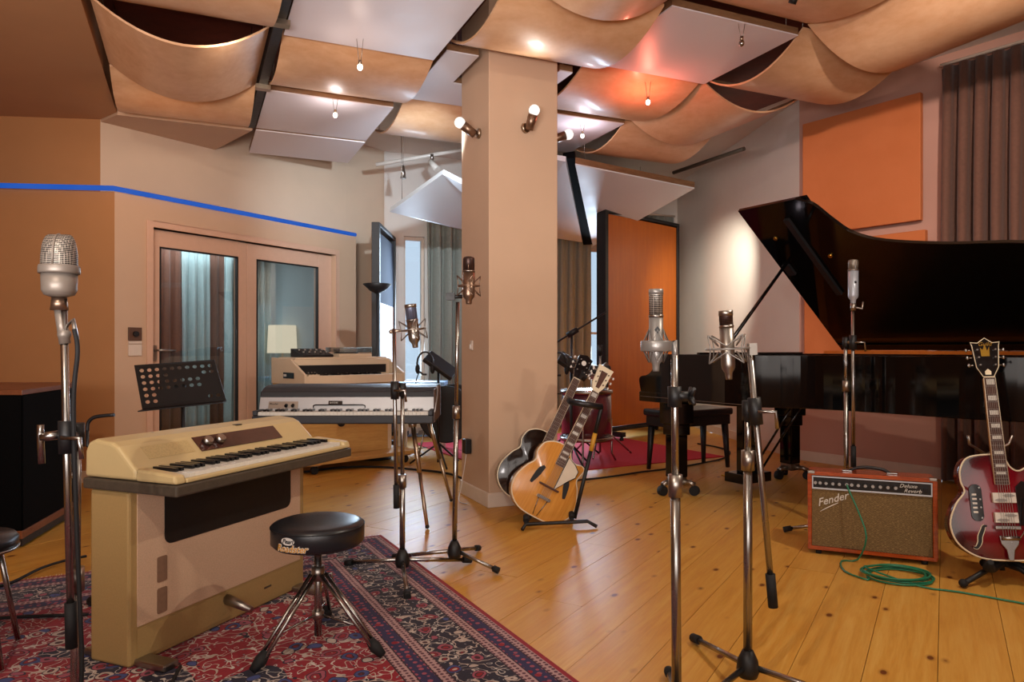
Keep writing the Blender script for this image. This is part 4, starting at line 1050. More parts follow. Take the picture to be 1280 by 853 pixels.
for i in range(n2):
    a = .19+i*kk; m1.box(a+.001, a+kk-.001, .03, .17, .6552, .69)
    if (i % 7) not in (2, 6): m2.box(a+kk-.008, a+kk+.008, .07, .17, .6902, .703)
m1.build('white_keys', m['key_white'], og, kind='stuff'); m2.build('black_keys', m['key_black'], og, kind='stuff')
MB().box(.06, .16, .04, .18, .6552, .70).build('control_block', m['mello'], og)
for x in (.08, .11, .14): MB().cyl((x, .09, .70), (x, .085, .72), .01, n=10).build('control_knob', m['key_black'], og)
MB().box(-.004, -.0005, .18, .37, .665, .715).build('side_badge', m['tortoise'], og)
MB().box(-.0055, -.0041, .31, .36, .68, .70).build('badge_mark', m['pearl'], og)
MB().box(.05, OW-.03, .25, OD-.03, .8255, .842).build('top_lid', m['mello'], og, bevel=.003)
hh = MB(); hh.prism(rr(.36, .44, .24, .42, .039, 6), .096, .0995, XZ); hh.build('hand_hole', m['black'], og)
hs = MB(); hs.cyl((.25, .0985, .55), (.25, .0998, .55), .10, n=24); hs.build('speaker_disc', m['wood_brown'], og)
MB().box(OW-.12, OW-.0801, .0985, .0998, .0, .61).build('corner_strip', m['mello'], og)
dl = thing('wooden_dolly', 'low plywood dolly on casters under the cream keyboard cabinet', 'dolly', (oM_p.x, oM_p.y, 0), ang_o)
MB().box(-.04, OW+.06, -.12, OD+.04, .082, .1145).build('deck', m['wood_light'], dl, bevel=.004)
for x in (.06, OW-.04):
    for y in (-.05, OD-.04):
        MB().box(x-.04, x+.04, y-.03, y+.03, .068, .0818).build('caster_plate', m['steel'], dl); MB().cyl((x, y-.014, .034), (x, y+.014, .034), .034, n=16).build('caster', m['rubber'], dl)
mx = thing('small_mixer', 'small black mixing desk lying on top of the cream keyboard cabinet', 'mixer', M=Matrix.Translation((oM_p.x, oM_p.y, .958)) @ Matrix.Rotation(ang_o, 4, 'Z') @ Matrix.Translation((.14, .30, 0)))
mb_ = MB(); yz_prism(mb_, [(0, 0), (0, .02), (.22, .075), (.22, 0)], 0, .30); mb_.build('mixer_body', m['black'], mx, bevel=.003)
for i in range(5):
    for j in range(2): MB().cyl((.04+.055*i, .06+.08*j, .034+.02*j), (.04+.055*i, .055+.08*j, .05+.02*j), .009, n=8).build('control_knob', m['steel'], mx)
tb = thing('record_deck', 'low clear-lidded record deck on the cream keyboard cabinet right of the mixer', 'record player', M=Matrix.Translation((oM_p.x, oM_p.y, .958)) @ Matrix.Rotation(ang_o, 4, 'Z') @ Matrix.Translation((.50, .30, 0)))
MB().box(0, .34, 0, .25, .0, .03).build('deck_base', m['mello'], tb, bevel=.003); MB().cyl((.14, .125, .0302), (.14, .125, .04), .11, n=28).build('platter', m['black'], tb)
dc = MB(); dc.box(0, .34, .0, .003, .041, .085).box(0, .34, .247, .25, .041, .085).box(0, .003, .003, .247, .041, .085).box(.337, .34, .003, .247, .041, .085).box(0, .34, 0, .25, .0851, .088); dc.build('clear_lid', m['clear'], tb)

# ------------------------------------------------------------------ studio monitor
sp = [(-3.35, 3.72), (-2.53, 3.72), (-2.70, 4.45), (-2.76, 4.56), (-3.35, 4.56)]
c0 = Vector((-2.95, 4.1)); spl = [Vector(p)-c0 for p in sp]
def grow(P, k_): return [p*k_ for p in P]
sk = thing('studio_monitor', 'large black floor loudspeaker with wooden top and plinth at the left edge', 'loudspeaker', (c0.x, c0.y, 0))
MB().prism(grow(spl, .985), .012, .05).build('foot_plinth', m['black'], sk)
MB().prism(spl, .0502, .092).build('plinth_rail', m['wood_brown'], sk, bevel=.003); MB().prism(grow(spl, .98), .0922, .795).build('cabinet', m['cloth_black'], sk)
MB().prism(spl, .7952, .822).build('top_board', m['wood_brown'], sk, bevel=.003)
cr = MB(); a_, b_ = spl[1]*.99, spl[2]*.99; cr.prism([spl[0]*.99+Vector((0, -.006)), spl[1]*.99+Vector((0, -.006)), spl[1]*.975, spl[0]*.975], .10, .79); cr.build('front_cloth', m['cloth_black'], sk)
nrm_ = Vector(((b_-a_).y, -(b_-a_).x)).normalized()*.006
cr = MB(); cr.prism([a_+nrm_, b_+nrm_, b_*.985, a_*.985], .10, .79); cr.build('side_cloth', m['cloth_black'], sk)
bdg = MB(); q_ = b_*.9+a_*.1+nrm_*1.4; bdg.cyl((q_.x, q_.y, .25), (q_.x+nrm_.x, q_.y+nrm_.y, .28), .012, n=8); bdg.build('maker_badge', m['steel'], sk)
gk = thing('bent_rod_stand', 'bent black rod rising behind the near end of the cream piano', 'stand', (-1.74, 2.95, 0))
MB().lathe([(.09, 0), (.09, .012), (.02, .02)], 20, Matrix.Translation((.10, 0, .0095))).build('base', m['black'], gk); MB().tube([(.10, 0, .012), (.10, 0, .50), (.06, 0, .60), (0, 0, .64), (0, 0, .70)]+[tuple(p) for p in catmull([(0, 0, .70), (.005, 0, .735), (.035, 0, .757), (.11, 0, .765)], 4)], .0075, 8).build('rod', m['black'], gk)

# ------------------------------------------------------------------ orchestra music stand
tlp, trp, brp, blp = at(168, 457, 4.05), at(268, 450, 4.05), at(283, 501, 3.93), at(178, 512, 3.93)
ms = thing('music_stand', 'black perforated music stand in front of the left glass door', 'music stand', (at(226, 480, 4.1).x, 4.1, 0))
mo = Vector(ms.location); nx_, nz_ = 10, 6; dm = MB()
def bil(u, v): return (tlp*(1-u)+trp*u)*(1-v)+(blp*(1-u)+brp*u)*v-mo
def cell(u0, u1, v0, v1, hole):
    if not hole: dm.add([bil(u0, v0), bil(u1, v0), bil(u1, v1), bil(u0, v1)], [(0, 1, 2, 3)]); return
    n = 12; uc, vc = (u0+u1)/2, (v0+v1)/2; ins = []; outs = []
    for i in range(n):
        a = 2*PI*i/n+PI/4; c_, s_ = math.cos(a), math.sin(a); k_ = max(abs(c_), abs(s_))
        ins.append(bil(uc+c_*.30*(u1-u0), vc+s_*.30*(v1-v0))); outs.append(bil(uc+c_/k_*.5*(u1-u0), vc+s_/k_*.5*(v1-v0)))
    dm.add(ins+outs, [(i, (i+1) % n, n+(i+1) % n, n+i) for i in range(n)])
for i in range(nx_):
    for j in range(nz_):
        hole = (i < 2) or (i == 2 and j < 4) or (i == 3 and j < 2) or (j == 0) or (j in (1,) and i > 7) or (j in (2, 3) and i < 8) or (j == 5 and i > 7)
        cell(.03+.94*i/nx_, .03+.94*(i+1)/nx_, .06+.86*j/nz_, .06+.86*(j+1)/nz_, hole)
cell(0, .03, 0, 1, 0); cell(.97, 1, 0, 1, 0); cell(.03, .97, 0, .06, 0); cell(.03, .97, .92, 1, 0)
dk_ = dm.build('desk', m['black'], ms); so_ = dk_.modifiers.new('thick', 'SOLIDIFY'); so_.thickness = .003
lp_ = MB(); a, b = blp-mo, brp-mo; q = Vector((0, -.05, -.004))
lp_.add([a, b, b+q, a+q, a+Vector((0, 0, -.006)), b+Vector((0, 0, -.006)), b+q+Vector((0, 0, -.006)), a+q+Vector((0, 0, -.006))], [(0,1,2,3),(7,6,5,4),(0,4,5,1),(1,5,6,2),(2,6,7,3),(3,7,4,0)]); lp_.build('ledge', m['black'], ms)
MB().cyl((0, .03, .03), (0, .03, .82), .011, n=10).build('pole', m['black'], ms); MB().box(-.04, .04, -.03, .025, .78, .84).build('bracket', m['black'], ms)
for k_ in range(3):
    a = 2*PI*k_/3+.5; MB().tube([(0, .03, .09), (.14*math.cos(a), .03+.14*math.sin(a), .06), (.24*math.cos(a), .03+.24*math.sin(a), .012)], .009, 6).build('leg', m['black'], ms)
# ------------------------------------------------------------------ guitar amplifier
af = fl(1010, 692); ar = fl(1172, 709)
am_d = (ar-af); AW = am_d.length
amp = thing('guitar_amplifier', 'lacquered orange guitar combo amplifier with tan grille cloth on the floor', 'amplifier', M=Matrix.Translation(af) @ Matrix.Rotation(math.atan2(am_d.y, am_d.x), 4, 'Z') @ Matrix.Translation((0, 0, .022)) @ Matrix.Rotation(-math.radians(3), 4, 'X'))
AH, AD = .392, .225; e = .018
sh_ = MB(); sh_.box(0, AW, 0, AD, AH-e, AH).box(0, AW, 0, AD, 0, e).box(0, e, 0, AD, e, AH-e).box(AW-e, AW, 0, AD, e, AH-e).box(e, AW-e, AD-.015, AD, e, AH-e)
sh_.build('cabinet', m['amp_shell'], amp, bevel=.003)
MB().box(e+.0005, AW-e-.0005, .012, .03, e+.001, AH-.088).build('grille_cloth', m['grille'], amp)
MB().box(e+.0005, AW-e-.0005, .008, .05, AH-.087, AH-e-.006).build('control_panel', m['key_black'], amp)
MB().box(e+.0005, AW-e-.0005, .004, .0118, AH-.0875, AH-.080).box(e+.0005, AW-e-.0005, .004, .0078, AH-e-.010, AH-e-.004).box(e+.0005, e+.006, .004, .0078, AH-.0799, AH-e-.0101).box(AW-e-.006, AW-e-.0005, .004, .0078, AH-.0799, AH-e-.0101).build('panel_trim', m['silver'], amp)
pxs = lambda q: e+(q-100)/1095*(AW-2*e)
kz = AH-.056
for q in (235, 300, 360, 535, 600, 668, 735, 803, 872):
    kb_ = MB(); kb_.cyl((pxs(q), .008, kz), (pxs(q), -.003, kz), .013, n=16); kn = kb_.build('control_knob', m['key_black'], amp)
    MB().cyl((pxs(q), -.0032, kz), (pxs(q), -.009, kz), .0085, .0075, n=14).build('knob_cap', m['chrome'], kn)
for q in (133, 178, 430, 475): MB().cyl((pxs(q), .008, kz), (pxs(q), -.004, kz), .008, n=12).build('jack_socket', m['chrome'], amp)
MB().cyl((pxs(1140), .008, kz), (pxs(1140), -.006, kz), .011, n=16).build('pilot_lamp', m['key_black'], amp)
text_mesh('panel_lettering', 'Deluxe', .026, m['pearl'], amp, Matrix.Translation((pxs(905), .0075, kz+.004)) @ FRONT, .001, .35)
text_mesh('panel_lettering', 'Reverb', .026, m['pearl'], amp, Matrix.Translation((pxs(945), .0075, kz-.019)) @ FRONT, .001, .35)
text_mesh('maker_logo', 'Fender', .052, m['pearl'], amp, Matrix.Translation((pxs(160), .010, AH-.175)) @ Matrix.Rotation(-.34, 4, 'Y') @ FRONT, .003, .45, bold=.0004)
lt_ = MB(); lt_.tube(catmull([(pxs(178), .009, AH-.200), (pxs(250), .009, AH-.178), (pxs(350), .009, AH-.150)], 5), [.0012+.0016*abs(math.sin(i*.3)) for i in range(11)], 6); lt_.build('logo_tail', m['pearl'], amp)
hd = MB(); hd.tube(catmull([(AW*.34, AD*.45, AH+.004), (AW*.40, AD*.45, AH+.020), (AW*.5, AD*.45, AH+.027), (AW*.6, AD*.45, AH+.020), (AW*.66, AD*.45, AH+.004)], 5), .008, 8); hd.build('carry_handle', m['black'], amp)
for x in (AW*.32, AW*.68): MB().box(x-.025, x+.025, AD*.45-.014, AD*.45+.014, AH, AH+.008).build('handle_cap', m['chrome'], amp, bevel=.003)
for x in (.0, AW-.03): MB().box(x-.002, x+.032, -.002, .03, AH-.012, AH+.003).build('corner_guard', m['steel'], amp, bevel=.003)
for x in (.05, AW-.05):
    for y in (.03, AD-.04): MB().cyl((x, y, -.022), (x, y, 0), .014, n=12).build('rubber_foot', m['rubber'], amp)
# green cable
jack = amp.matrix_world @ Vector((pxs(430), -.004, kz)) if False else (Matrix.Translation(af) @ Matrix.Rotation(math.atan2(am_d.y, am_d.x), 4, 'Z') @ Matrix.Translation((0, 0, .022)) @ Matrix.Rotation(-math.radians(3), 4, 'X')) @ Vector((pxs(430), -.012, kz))
cpts = [jack, jack+Vector((.0, -.03, -.03)), at(1073, 640, 3.50), at(1083, 672, 3.44), Vector((*fl(1072, 703).xy, .012)), Vector((*fl(1052, 703).xy, .006)), Vector((*fl(1056, 716).xy, .006)), Vector((*fl(1085, 727).xy, .006))]
cc_ = fl(1121, 722); rg_ = random.Random(5)
lp0 = []
for i in range(6*14):
    a = 2*PI*i/14+PI; r_ = .135+.018*math.sin(i*.37)+rg_.uniform(-.004, .004)
    lp0.append((cc_.x+r_*math.cos(a), cc_.y+r_*.82*math.sin(a), .006+.0045*(i//14)))
cpts += lp0+[tuple(Vector((*fl(1150, 735).xy, .006))), tuple(Vector((*fl(1200, 742).xy, .005))), tuple(Vector((*fl(1300, 760).xy, .005)))]
gcb = MB(); gcb.tube(catmull(cpts, 3), .0042, 6); tag(gcb.build('instrument_cable', m['green_cable'], home=True), 'green instrument cable coiled on the floor in front of the orange amplifier', 'cable')

# ------------------------------------------------------------------ guitars
def outline(pts, n=5):                       # half outlines (right, left) around x = 0
    return [(p.x, p.y) for p in catmull([(a, b, 0) for a, b in pts], n, True)]
def body_parts(root, out, depth, top_mat, side_mat, ctr, arch=.014, bind='binding'):
    M_ = XZ                                  # profile x/z, extruded along y
    s_ = MB(); s_.prism(out, .0, depth, M_, True); s_.build('body', side_mat, root)
    t = MB(); n = len(out); v = []; f = []
    lev = [(1.0, 0), (.96, .001), (.85, .35), (.6, .8), (.3, 1.0)]
    for k_, a in lev:
        for x, z in out: v.append((ctr[0]+(x-ctr[0])*k_, -.0012-arch*a if a != 0 else -.0006, ctr[1]+(z-ctr[1])*k_))
    v.append((ctr[0], -.0012-arch, ctr[1]))
    for q in range(len(lev)-1):
        for i in range(n): f.append((q*n+i, q*n+(i+1) % n, (q+1)*n+(i+1) % n, (q+1)*n+i))
    q = (len(lev)-1)*n
    for i in range(n): f.append((q+i, q+(i+1) % n, len(v)-1))
    t.add(v, f, True); top = t.build('top', top_mat, root)
    b = MB(); b.tube([(x, .001, z) for x, z in out], .0042, 6, True); b.build('body_binding', m[bind], root)
    return top
def neck_parts(root, z0, z1, w0, w1, y, frets, inlay_mat, block=True, inl=True):
    MB().prism([(-w0/2, z0), (w0/2, z0), (w1/2, z1), (-w1/2, z1)], y+.002, y+.022, XZ).build('neck', m['neck'], root, bevel=.004)
    fb = MB(); fb.prism([(-w0/2-.001, z0-.0), (w0/2+.001, z0), (w1/2+.001, z1), (-w1/2-.001, z1)], y-.005, y+.0018, XZ); fbo = fb.build('fretboard', m['rosewood'], root)
    be = MB()
    for s in (-1, 1): be.tube([(s*(w0/2+.001), y-.003, z0), (s*(w1/2+.001), y-.003, z1)], .0022, 5)
    be.build('neck_binding', m['binding'], root)
    sc_ = z1-z0; S = sc_/(1-2**(-frets/12)); fm = MB(); zs = [z1-S*(1-2**(-i/12)) for i in range(frets+1)]
    for z in zs[1:]:
        w_ = w1+(w0-w1)*(z1-z)/sc_; fm.box(-w_/2, w_/2, y-.0066, y-.0051, z-.0008, z+.0008)
    fm.build('frets', m['steel'], root, kind='stuff')
    if inl:
        for i in (1, 3, 5, 7, 9, 12, 15, 17):
            if i >= frets: continue
            zc = (zs[i]+zs[i-1])/2; h = (zs[i-1]-zs[i])*.32; w_ = (w1+(w0-w1)*(z1-zc)/sc_)*(.38 if block else .3)
            MB().box(-w_, w_, y-.0062, y-.0051, zc-h, zc+h).build('inlay', inlay_mat, root)
    MB().box(-w1/2, w1/2, y-.0085, y+.001, z1, z1+.006).build('nut', m['binding'], root)
def strings(root, za, ya, zb_, yb_, w0, w1, r=.0009):
    s = MB()
    for i in range(6):
        t = (i-2.5)/5; s.cyl((w0*t, ya, za), (w1*t, yb_, zb_), r, n=4, caps=False)
    s.build('strings', m['steel'], root, kind='stuff')
def tuners(root, zs, ws, y, fac='pearl'):
    for s in (-1, 1):
        for z, w_ in zip(zs, ws):
            k_ = MB(); k_.cyl((s*(w_-.004), y+.010, z), (s*(w_+.018), y+.010, z), .003, n=6); kk_ = k_.build('tuner', m['chrome'], root)
            MB().ball((s*(w_+.022), y+.010, z), .009, 10, (.7, .5, 1)).build('tuner_button', m[fac], kk_)
            MB().cyl((s*(w_-.018), y+.002, z), (s*(w_-.018), y-.012, z), .0042, n=8).build('string_post', m['chrome'], kk_)
def pose(base, lean_back, roll, yaw):
    return Matrix.Translation(base) @ Matrix.Rotation(yaw, 4, 'Z') @ Matrix.Rotation(roll, 4, 'Y') @ Matrix.Rotation(-lean_back, 4, 'X')
def fhole(root, pts, r, mat, y):
    o = MB(); c_ = catmull([(x, y, z) for x, z in pts], 5); n = len(c_)
    rad = [r*(.6+.8*math.sin(PI*i/(n-1))) for i in range(n)]
    v = []; f = []
    for i, p in enumerate(c_):
        d = (c_[min(i+1, n-1)]-c_[max(i-1, 0)]).normalized(); nn = Vector((-d.z, 0, d.x))
        v += [p+nn*rad[i], p-nn*rad[i], p+nn*rad[i]+Vector((0, .004, 0)), p-nn*rad[i]+Vector((0, .004, 0))]
    for i in range(n-1):
        a = 4*i; b = a+4; f += [(a, a+1, b+1, b), (a, b, b+2, a+2), (a+1, a+3, b+3, b+1)]
    o.add(v, f); return o

# blond archtop on the stand by the column (local: x right, z up the neck, front faces -y)
gM = pose(at(667, 646, 4.22), math.radians(9), math.radians(29), math.radians(8))
ag = thing('archtop_guitar', 'blond archtop acoustic guitar leaning on the stand in front of the column', 'guitar', M=gM)
ao = outline([(0, 0), (.11, .012), (.185, .07), (.205, .155), (.175, .245), (.142, .30), (.150, .345), (.156, .378), (.132, .394), (.09, .386), (.056, .40), (.03, .44), (0, .455), (-.075, .452), (-.135, .415), (-.152, .355), (-.140, .30), (-.175, .245), (-.205, .155), (-.185, .07), (-.11, .012)])
body_parts(ag, ao, .085, m['acoustic_top'], m['acoustic_side'], (0, .19))
neck_parts(ag, .33, .83, .054, .043, -.022, 20, m['pearl'])
hd_ = MB(); hd_.prism([(-.022, .836), (.022, .836), (.042, .88), (.048, .985), (.052, 1.0), (-.052, 1.0), (-.048, .985), (-.042, .88)], -.018, -.002, XZ); hd_.build('headstock', m['binding'], ag, bevel=.002)
MB().prism([(-.012, .86), (.012, .86), (.022, .97), (-.022, .97)], -.0195, -.0181, XZ).build('headstock_veneer', m['rosewood'], ag)
tuners(ag, (.89, .925, .96), (.044, .046, .048), -.018)
for s in (-1, 1):
    fhole(ag, [(s*.075, .29), (s*.088, .262), (s*.098, .225), (s*.112, .170)], .0125, 'black', -.0165).build('f_hole', m['black'], ag)
MB().box(-.065, .065, -.034, -.012, .185, .197).build('bridge', m['rosewood'], ag, bevel=.003); 
tpz = MB(); 
for s in (-1, 1): tpz.cyl((s*.03, -.022, .115), (s*.013, -.004, .012), .0028, n=6)
tpz.box(-.042, .042, -.028, -.017, .112, .13); tpz.build('tailpiece', m['chrome'], ag)
MB().prism([(.03, .40), (.085, .378), (.118, .35), (.118, .31), (.085, .27), (.03, .19)], -.030, -.027, XZ).build('pickguard', m['pickguard_cream'], ag)
pgb = MB(); pgb.tube([(x, -.029, z) for x, z in [(.03, .40), (.085, .378), (.118, .35), (.118, .31), (.085, .27), (.03, .19)]], .003, 5, True); pgb.build('pickguard_edge', m['tortoise'], ag)
strings(ag, .12, -.030, .834, -.031, .05, .034)
# dark archtop behind it
g2M = pose(at(649, 627, 4.40), math.radians(9), math.radians(27.5), math.radians(8))
dg_ = thing('archtop_guitar', 'dark archtop guitar with cream binding half hidden behind the blond one', 'guitar', M=g2M)
body_parts(dg_, ao, .085, m['black_body'], m['black_body'], (0, .19))
neck_parts(dg_, .33, .84, .054, .043, -.022, 20, m['pearl'], inl=False)
hd_ = MB(); hd_.prism([(-.022, .846), (.022, .846), (.040, .89), (.048, .995), (0, 1.012), (-.048, .995), (-.040, .89)], -.018, -.002, XZ); hd_.build('headstock', m['tortoise'], dg_, bevel=.002)
MB().lathe([(.016, 0), (.016, .001)], 16, Matrix.Translation((0, -.0182, .955)) @ Matrix.Rotation(PI/2, 4, 'X')).build('headstock_emblem', m['pearl'], dg_)
tuners(dg_, (.90, .935, .97), (.043, .045, .047), -.018)
strings(dg_, .12, -.030, .844, -.031, .05, .034)
# their stand
gs = thing('guitar_stand', 'black double guitar stand with a padded yoke by the column foot', 'guitar stand', (0, 0, 0))
go = at(700, 655, 4.2); go.z = 0; gs.location = go
def gl(px, py, Y): return at(px, py, Y)-go
fA, fB = fl(655, 664)-go, fl(741, 660)-go; rA = Vector((-.10, .42, 0)); rB = Vector((.10, .42, 0))
yk0, yk1 = gl(712, 502, 4.275), gl(752, 509, 4.30)
fm_ = MB(); fm_.tube([fA+Vector((-.01, -.02, .012)), fA+Vector((.01, .01, .035)), fB+Vector((-.03, .01, .035)), fB+Vector((.02, -.02, .012))], .011, 8); fm_.build('front_bar', m['black'], gs)
for a, b in ((fA+Vector((.01, .02, .04)), rA+Vector((0, 0, .05))), (fB+Vector((-.12, .02, .04)), rB+Vector((0, 0, .05)))):
    MB().tube([a, b], .011, 8).build('side_bar', m['black'], gs)
    for t_ in (.02, .92):
        q = a.lerp(b, t_); MB().tube([q+Vector((0, -.01, .012)), q+Vector((0, .03, .03))], .017, 8).build('foam_cradle', m['rubber'], gs)
ub = gl(718, 655, 4.22); ub.z = .04
MB().cyl(ub, ub.lerp(yk1, .62), .012, n=10).build('upright_lower', m['black'], gs); MB().cyl(ub.lerp(yk1, .60), ub.lerp(yk1, .76), .014, n=10).build('height_sleeve', m['yellow_sleeve'], gs, label='orange-yellow sleeve')
MB().tube([ub.lerp(yk1, .76), ub.lerp(yk1, .95), yk1], .0125, 8).build('upright_upper', m['black'], gs)
MB().tube([yk1, yk1.lerp(yk0, .5)+Vector((0, -.03, .0)), yk0], .019, 10).build('yoke_pad', m['vinyl'], gs)
MB().tube([yk0, yk0+Vector((-.005, .10, .01))], .016, 10).build('yoke_end', m['vinyl'], gs)

# red archtop electric guitar on its stand at the right edge
gb = at(1261, 701, 3.13)
eM = pose(gb, math.radians(11), math.radians(-1.8), math.radians(-12))
eg = thing('electric_guitar', 'wine red archtop electric guitar with cream binding at the right edge', 'guitar', M=eM)
eo = outline([(0, 0), (.11, .010), (.185, .065), (.212, .15), (.185, .24), (.15, .30), (.152, .36), (.165, .415), (.14, .42), (.085, .385), (.05, .40), (.02, .45), (-.05, .455), (-.12, .44), (-.152, .39), (-.155, .335), (-.145, .29), (-.185, .235), (-.215, .15), (-.19, .065), (-.11, .010)])
red_burst = NT('wine_red_burst'); v_ = red_burst.coord('Object'); ln2 = red_burst.n('ShaderNodeVectorMath', operation='LENGTH')
red_burst.l(red_burst.mapping(v_, (1, .1, .8), (0, 0, -.17)), ln2.inputs[0])
red_burst.set(color=red_burst.ramp(ln2.outputs['Value'], [(.05, '#8a0c1c'), (.14, '#6c0818'), (.21, '#30040c')]), rough=.14, coat=.6); m['red_burst'] = red_burst.m
m['wine'] = plain('wine_side', '#4a0814', 0.15, coat=.6)
body_parts(eg, eo, .075, m['red_burst'], m['wine'], (0, .2))
neck_parts(eg, .325, .80, .054, .043, -.022, 20, m['pearl'])
hd_ = MB(); hp_ = [(-.022, .806), (.022, .806), (.045, .85), (.055, .95), (.060, .965), (.03, .962), (0, .985), (-.03, .962), (-.060, .965), (-.055, .95), (-.045, .85)]
hd_.prism(hp_, -.018, -.002, XZ); hd_.build('headstock', m['tortoise'], eg, bevel=.002)
hbb = MB(); hbb.tube([(x, -.0185, z) for x, z in hp_], .0022, 5, True); hbb.build('headstock_binding', m['binding'], eg)
tuners(eg, (.86, .895, .93), (.049, .052, .055), -.018, 'chrome')
hl = MB(); hl.prism([(-.02, .90), (.014, .90), (.016, .945), (.006, .925), (-.002, .955), (-.012, .93), (-.022, .94)], -.0196, -.0181, XZ); hl.build('headstock_emblem', m['gold'], eg)
text_mesh('headstock_lettering', 'Guild', .026, m['gold'], eg, Matrix.Translation((-.03, -.0182, .948)) @ FRONT, .0006, .3)
MB().prism([(-.012, .815), (.012, .815), (.013, .83), (0, .842), (-.013, .83)], -.0193, -.0181, XZ).build('truss_cover', m['binding'], eg)
for z in (.265, .16+.02):
    pk = MB(); pk.prism([(-.046, z-.02), (.046, z-.02), (.046, z+.024), (-.046, z+.024)], -.034, -.0145, XZ); po = pk.build('pickup', m['pearl'], eg, bevel=.003)
    pi_ = MB()
    for s, zz_ in ((-.016, -.008), (.016, .012)): pi_.prism([(s-.026, z+zz_), (s-.012, z+zz_+.006), (s+.012, z+zz_+.006), (s+.026, z+zz_), (s+.012, z+zz_-.006), (s-.012, z+zz_-.006)], -.0355, -.0342, XZ)
    pi_.build('pickup_inset', m['steel'], po)
MB().box(-.05, .05, -.038, -.013, .132, .148).build('bridge', m['chrome'], eg, bevel=.003)
tr_ = MB(); tr_.prism([(-.035, .105), (.045, .105), (.038, .07), (.02, .045), (.012, .0), (-.006, .0), (-.012, .045), (-.03, .07)], -.026, -.018, XZ); tr_.build('tremolo_tailpiece', m['chrome'], eg, bevel=.003)
MB().cyl((-.03, -.032, .095), (.04, -.032, .095), .009, n=12).build('tremolo_bar_roller', m['chrome'], eg)
MB().tube(catmull([(.035, -.035, .09), (.06, -.05, .14), (.075, -.055, .22), (.078, -.05, .265)], 4), .003, 6).build('tremolo_arm', m['chrome'], eg)
MB().prism([(.05, .315), (.075, .34), (.115, .33), (.14, .28), (.145, .20), (.12, .14), (.085, .12), (.07, .15), (.05, .15)], -.026, -.021, XZ).build('pickguard', m['tortoise'], eg)
cp_ = MB(); cp_.prism(rr(-.132, -.082, .165, .325, .024, 6), -.0175, -.012, XZ); cpo = cp_.build('control_plate', m['tortoise'], eg, bevel=.001)
for i in range(5): MB().box(-.124, -.106, -.0205, -.0176, .20+.019*i, .208+.019*i).build('slide_switch', m['pearl'], cpo)
for z in (.18, .225, .26, .31): MB().cyl((-.093, -.0176, z), (-.093, -.023, z), .004, n=8).build('screw', m['chrome'], cpo)
fpts = [(-.075, .145), (-.088, .143), (-.094, .128), (-.106, .10), (-.110, .075), (-.124, .052), (-.137, .055)]
fhole(eg, fpts, .0078, 'binding', -.0140).build('f_hole_binding', m['binding'], eg)
fhole(eg, fpts, .0055, 'black', -.0150).build('f_hole', m['black'], eg)
fpr = [(-x, z) for x, z in fpts]; fhole(eg, fpr, .0078, 'binding', -.0140).build('f_hole_binding', m['binding'], eg); fhole(eg, fpr, .0055, 'black', -.0150).build('f_hole', m['black'], eg)
strings(eg, .10, -.041, .804, -.031, .05, .034)
es_ = thing('guitar_stand', 'low black tripod guitar stand under the wine red guitar', 'guitar stand', (gb.x+.02, gb.y+.07, 0))
for ang_, L_ in ((200, .24), (310, .2), (75, .22)):
    a = math.radians(ang_); lg_ = MB(); lg_.tube([(0, 0, .10), (L_*.5*math.cos(a), L_*.5*math.sin(a), .055), (L_*math.cos(a), L_*math.sin(a), .018)], .012, 8); q_ = lg_.build('leg', m['black'], es_)
    MB().ball((L_*math.cos(a), L_*math.sin(a), .02), .019, 10).build('rubber_foot', m['rubber'], q_)
MB().cyl((0, 0, .05), (0, .10, .55), .011, n=10).build('pole', m['black'], es_)
MB().tube([(-.10, .08, .64), (-.09, .09, .60), (0, .11, .55), (.09, .09, .60), (.10, .08, .64)], .006, 8).build('neck_yoke', m['steel'], es_)
for s in (-1, 1): MB().tube([(0, 0, .09), (s*.07, -.03, .07), (s*.11, -.07, .085), (s*.125, -.11, .12)], [.02, .022, .022, .012], 8).build('cradle_arm', m['rubber'], es_)

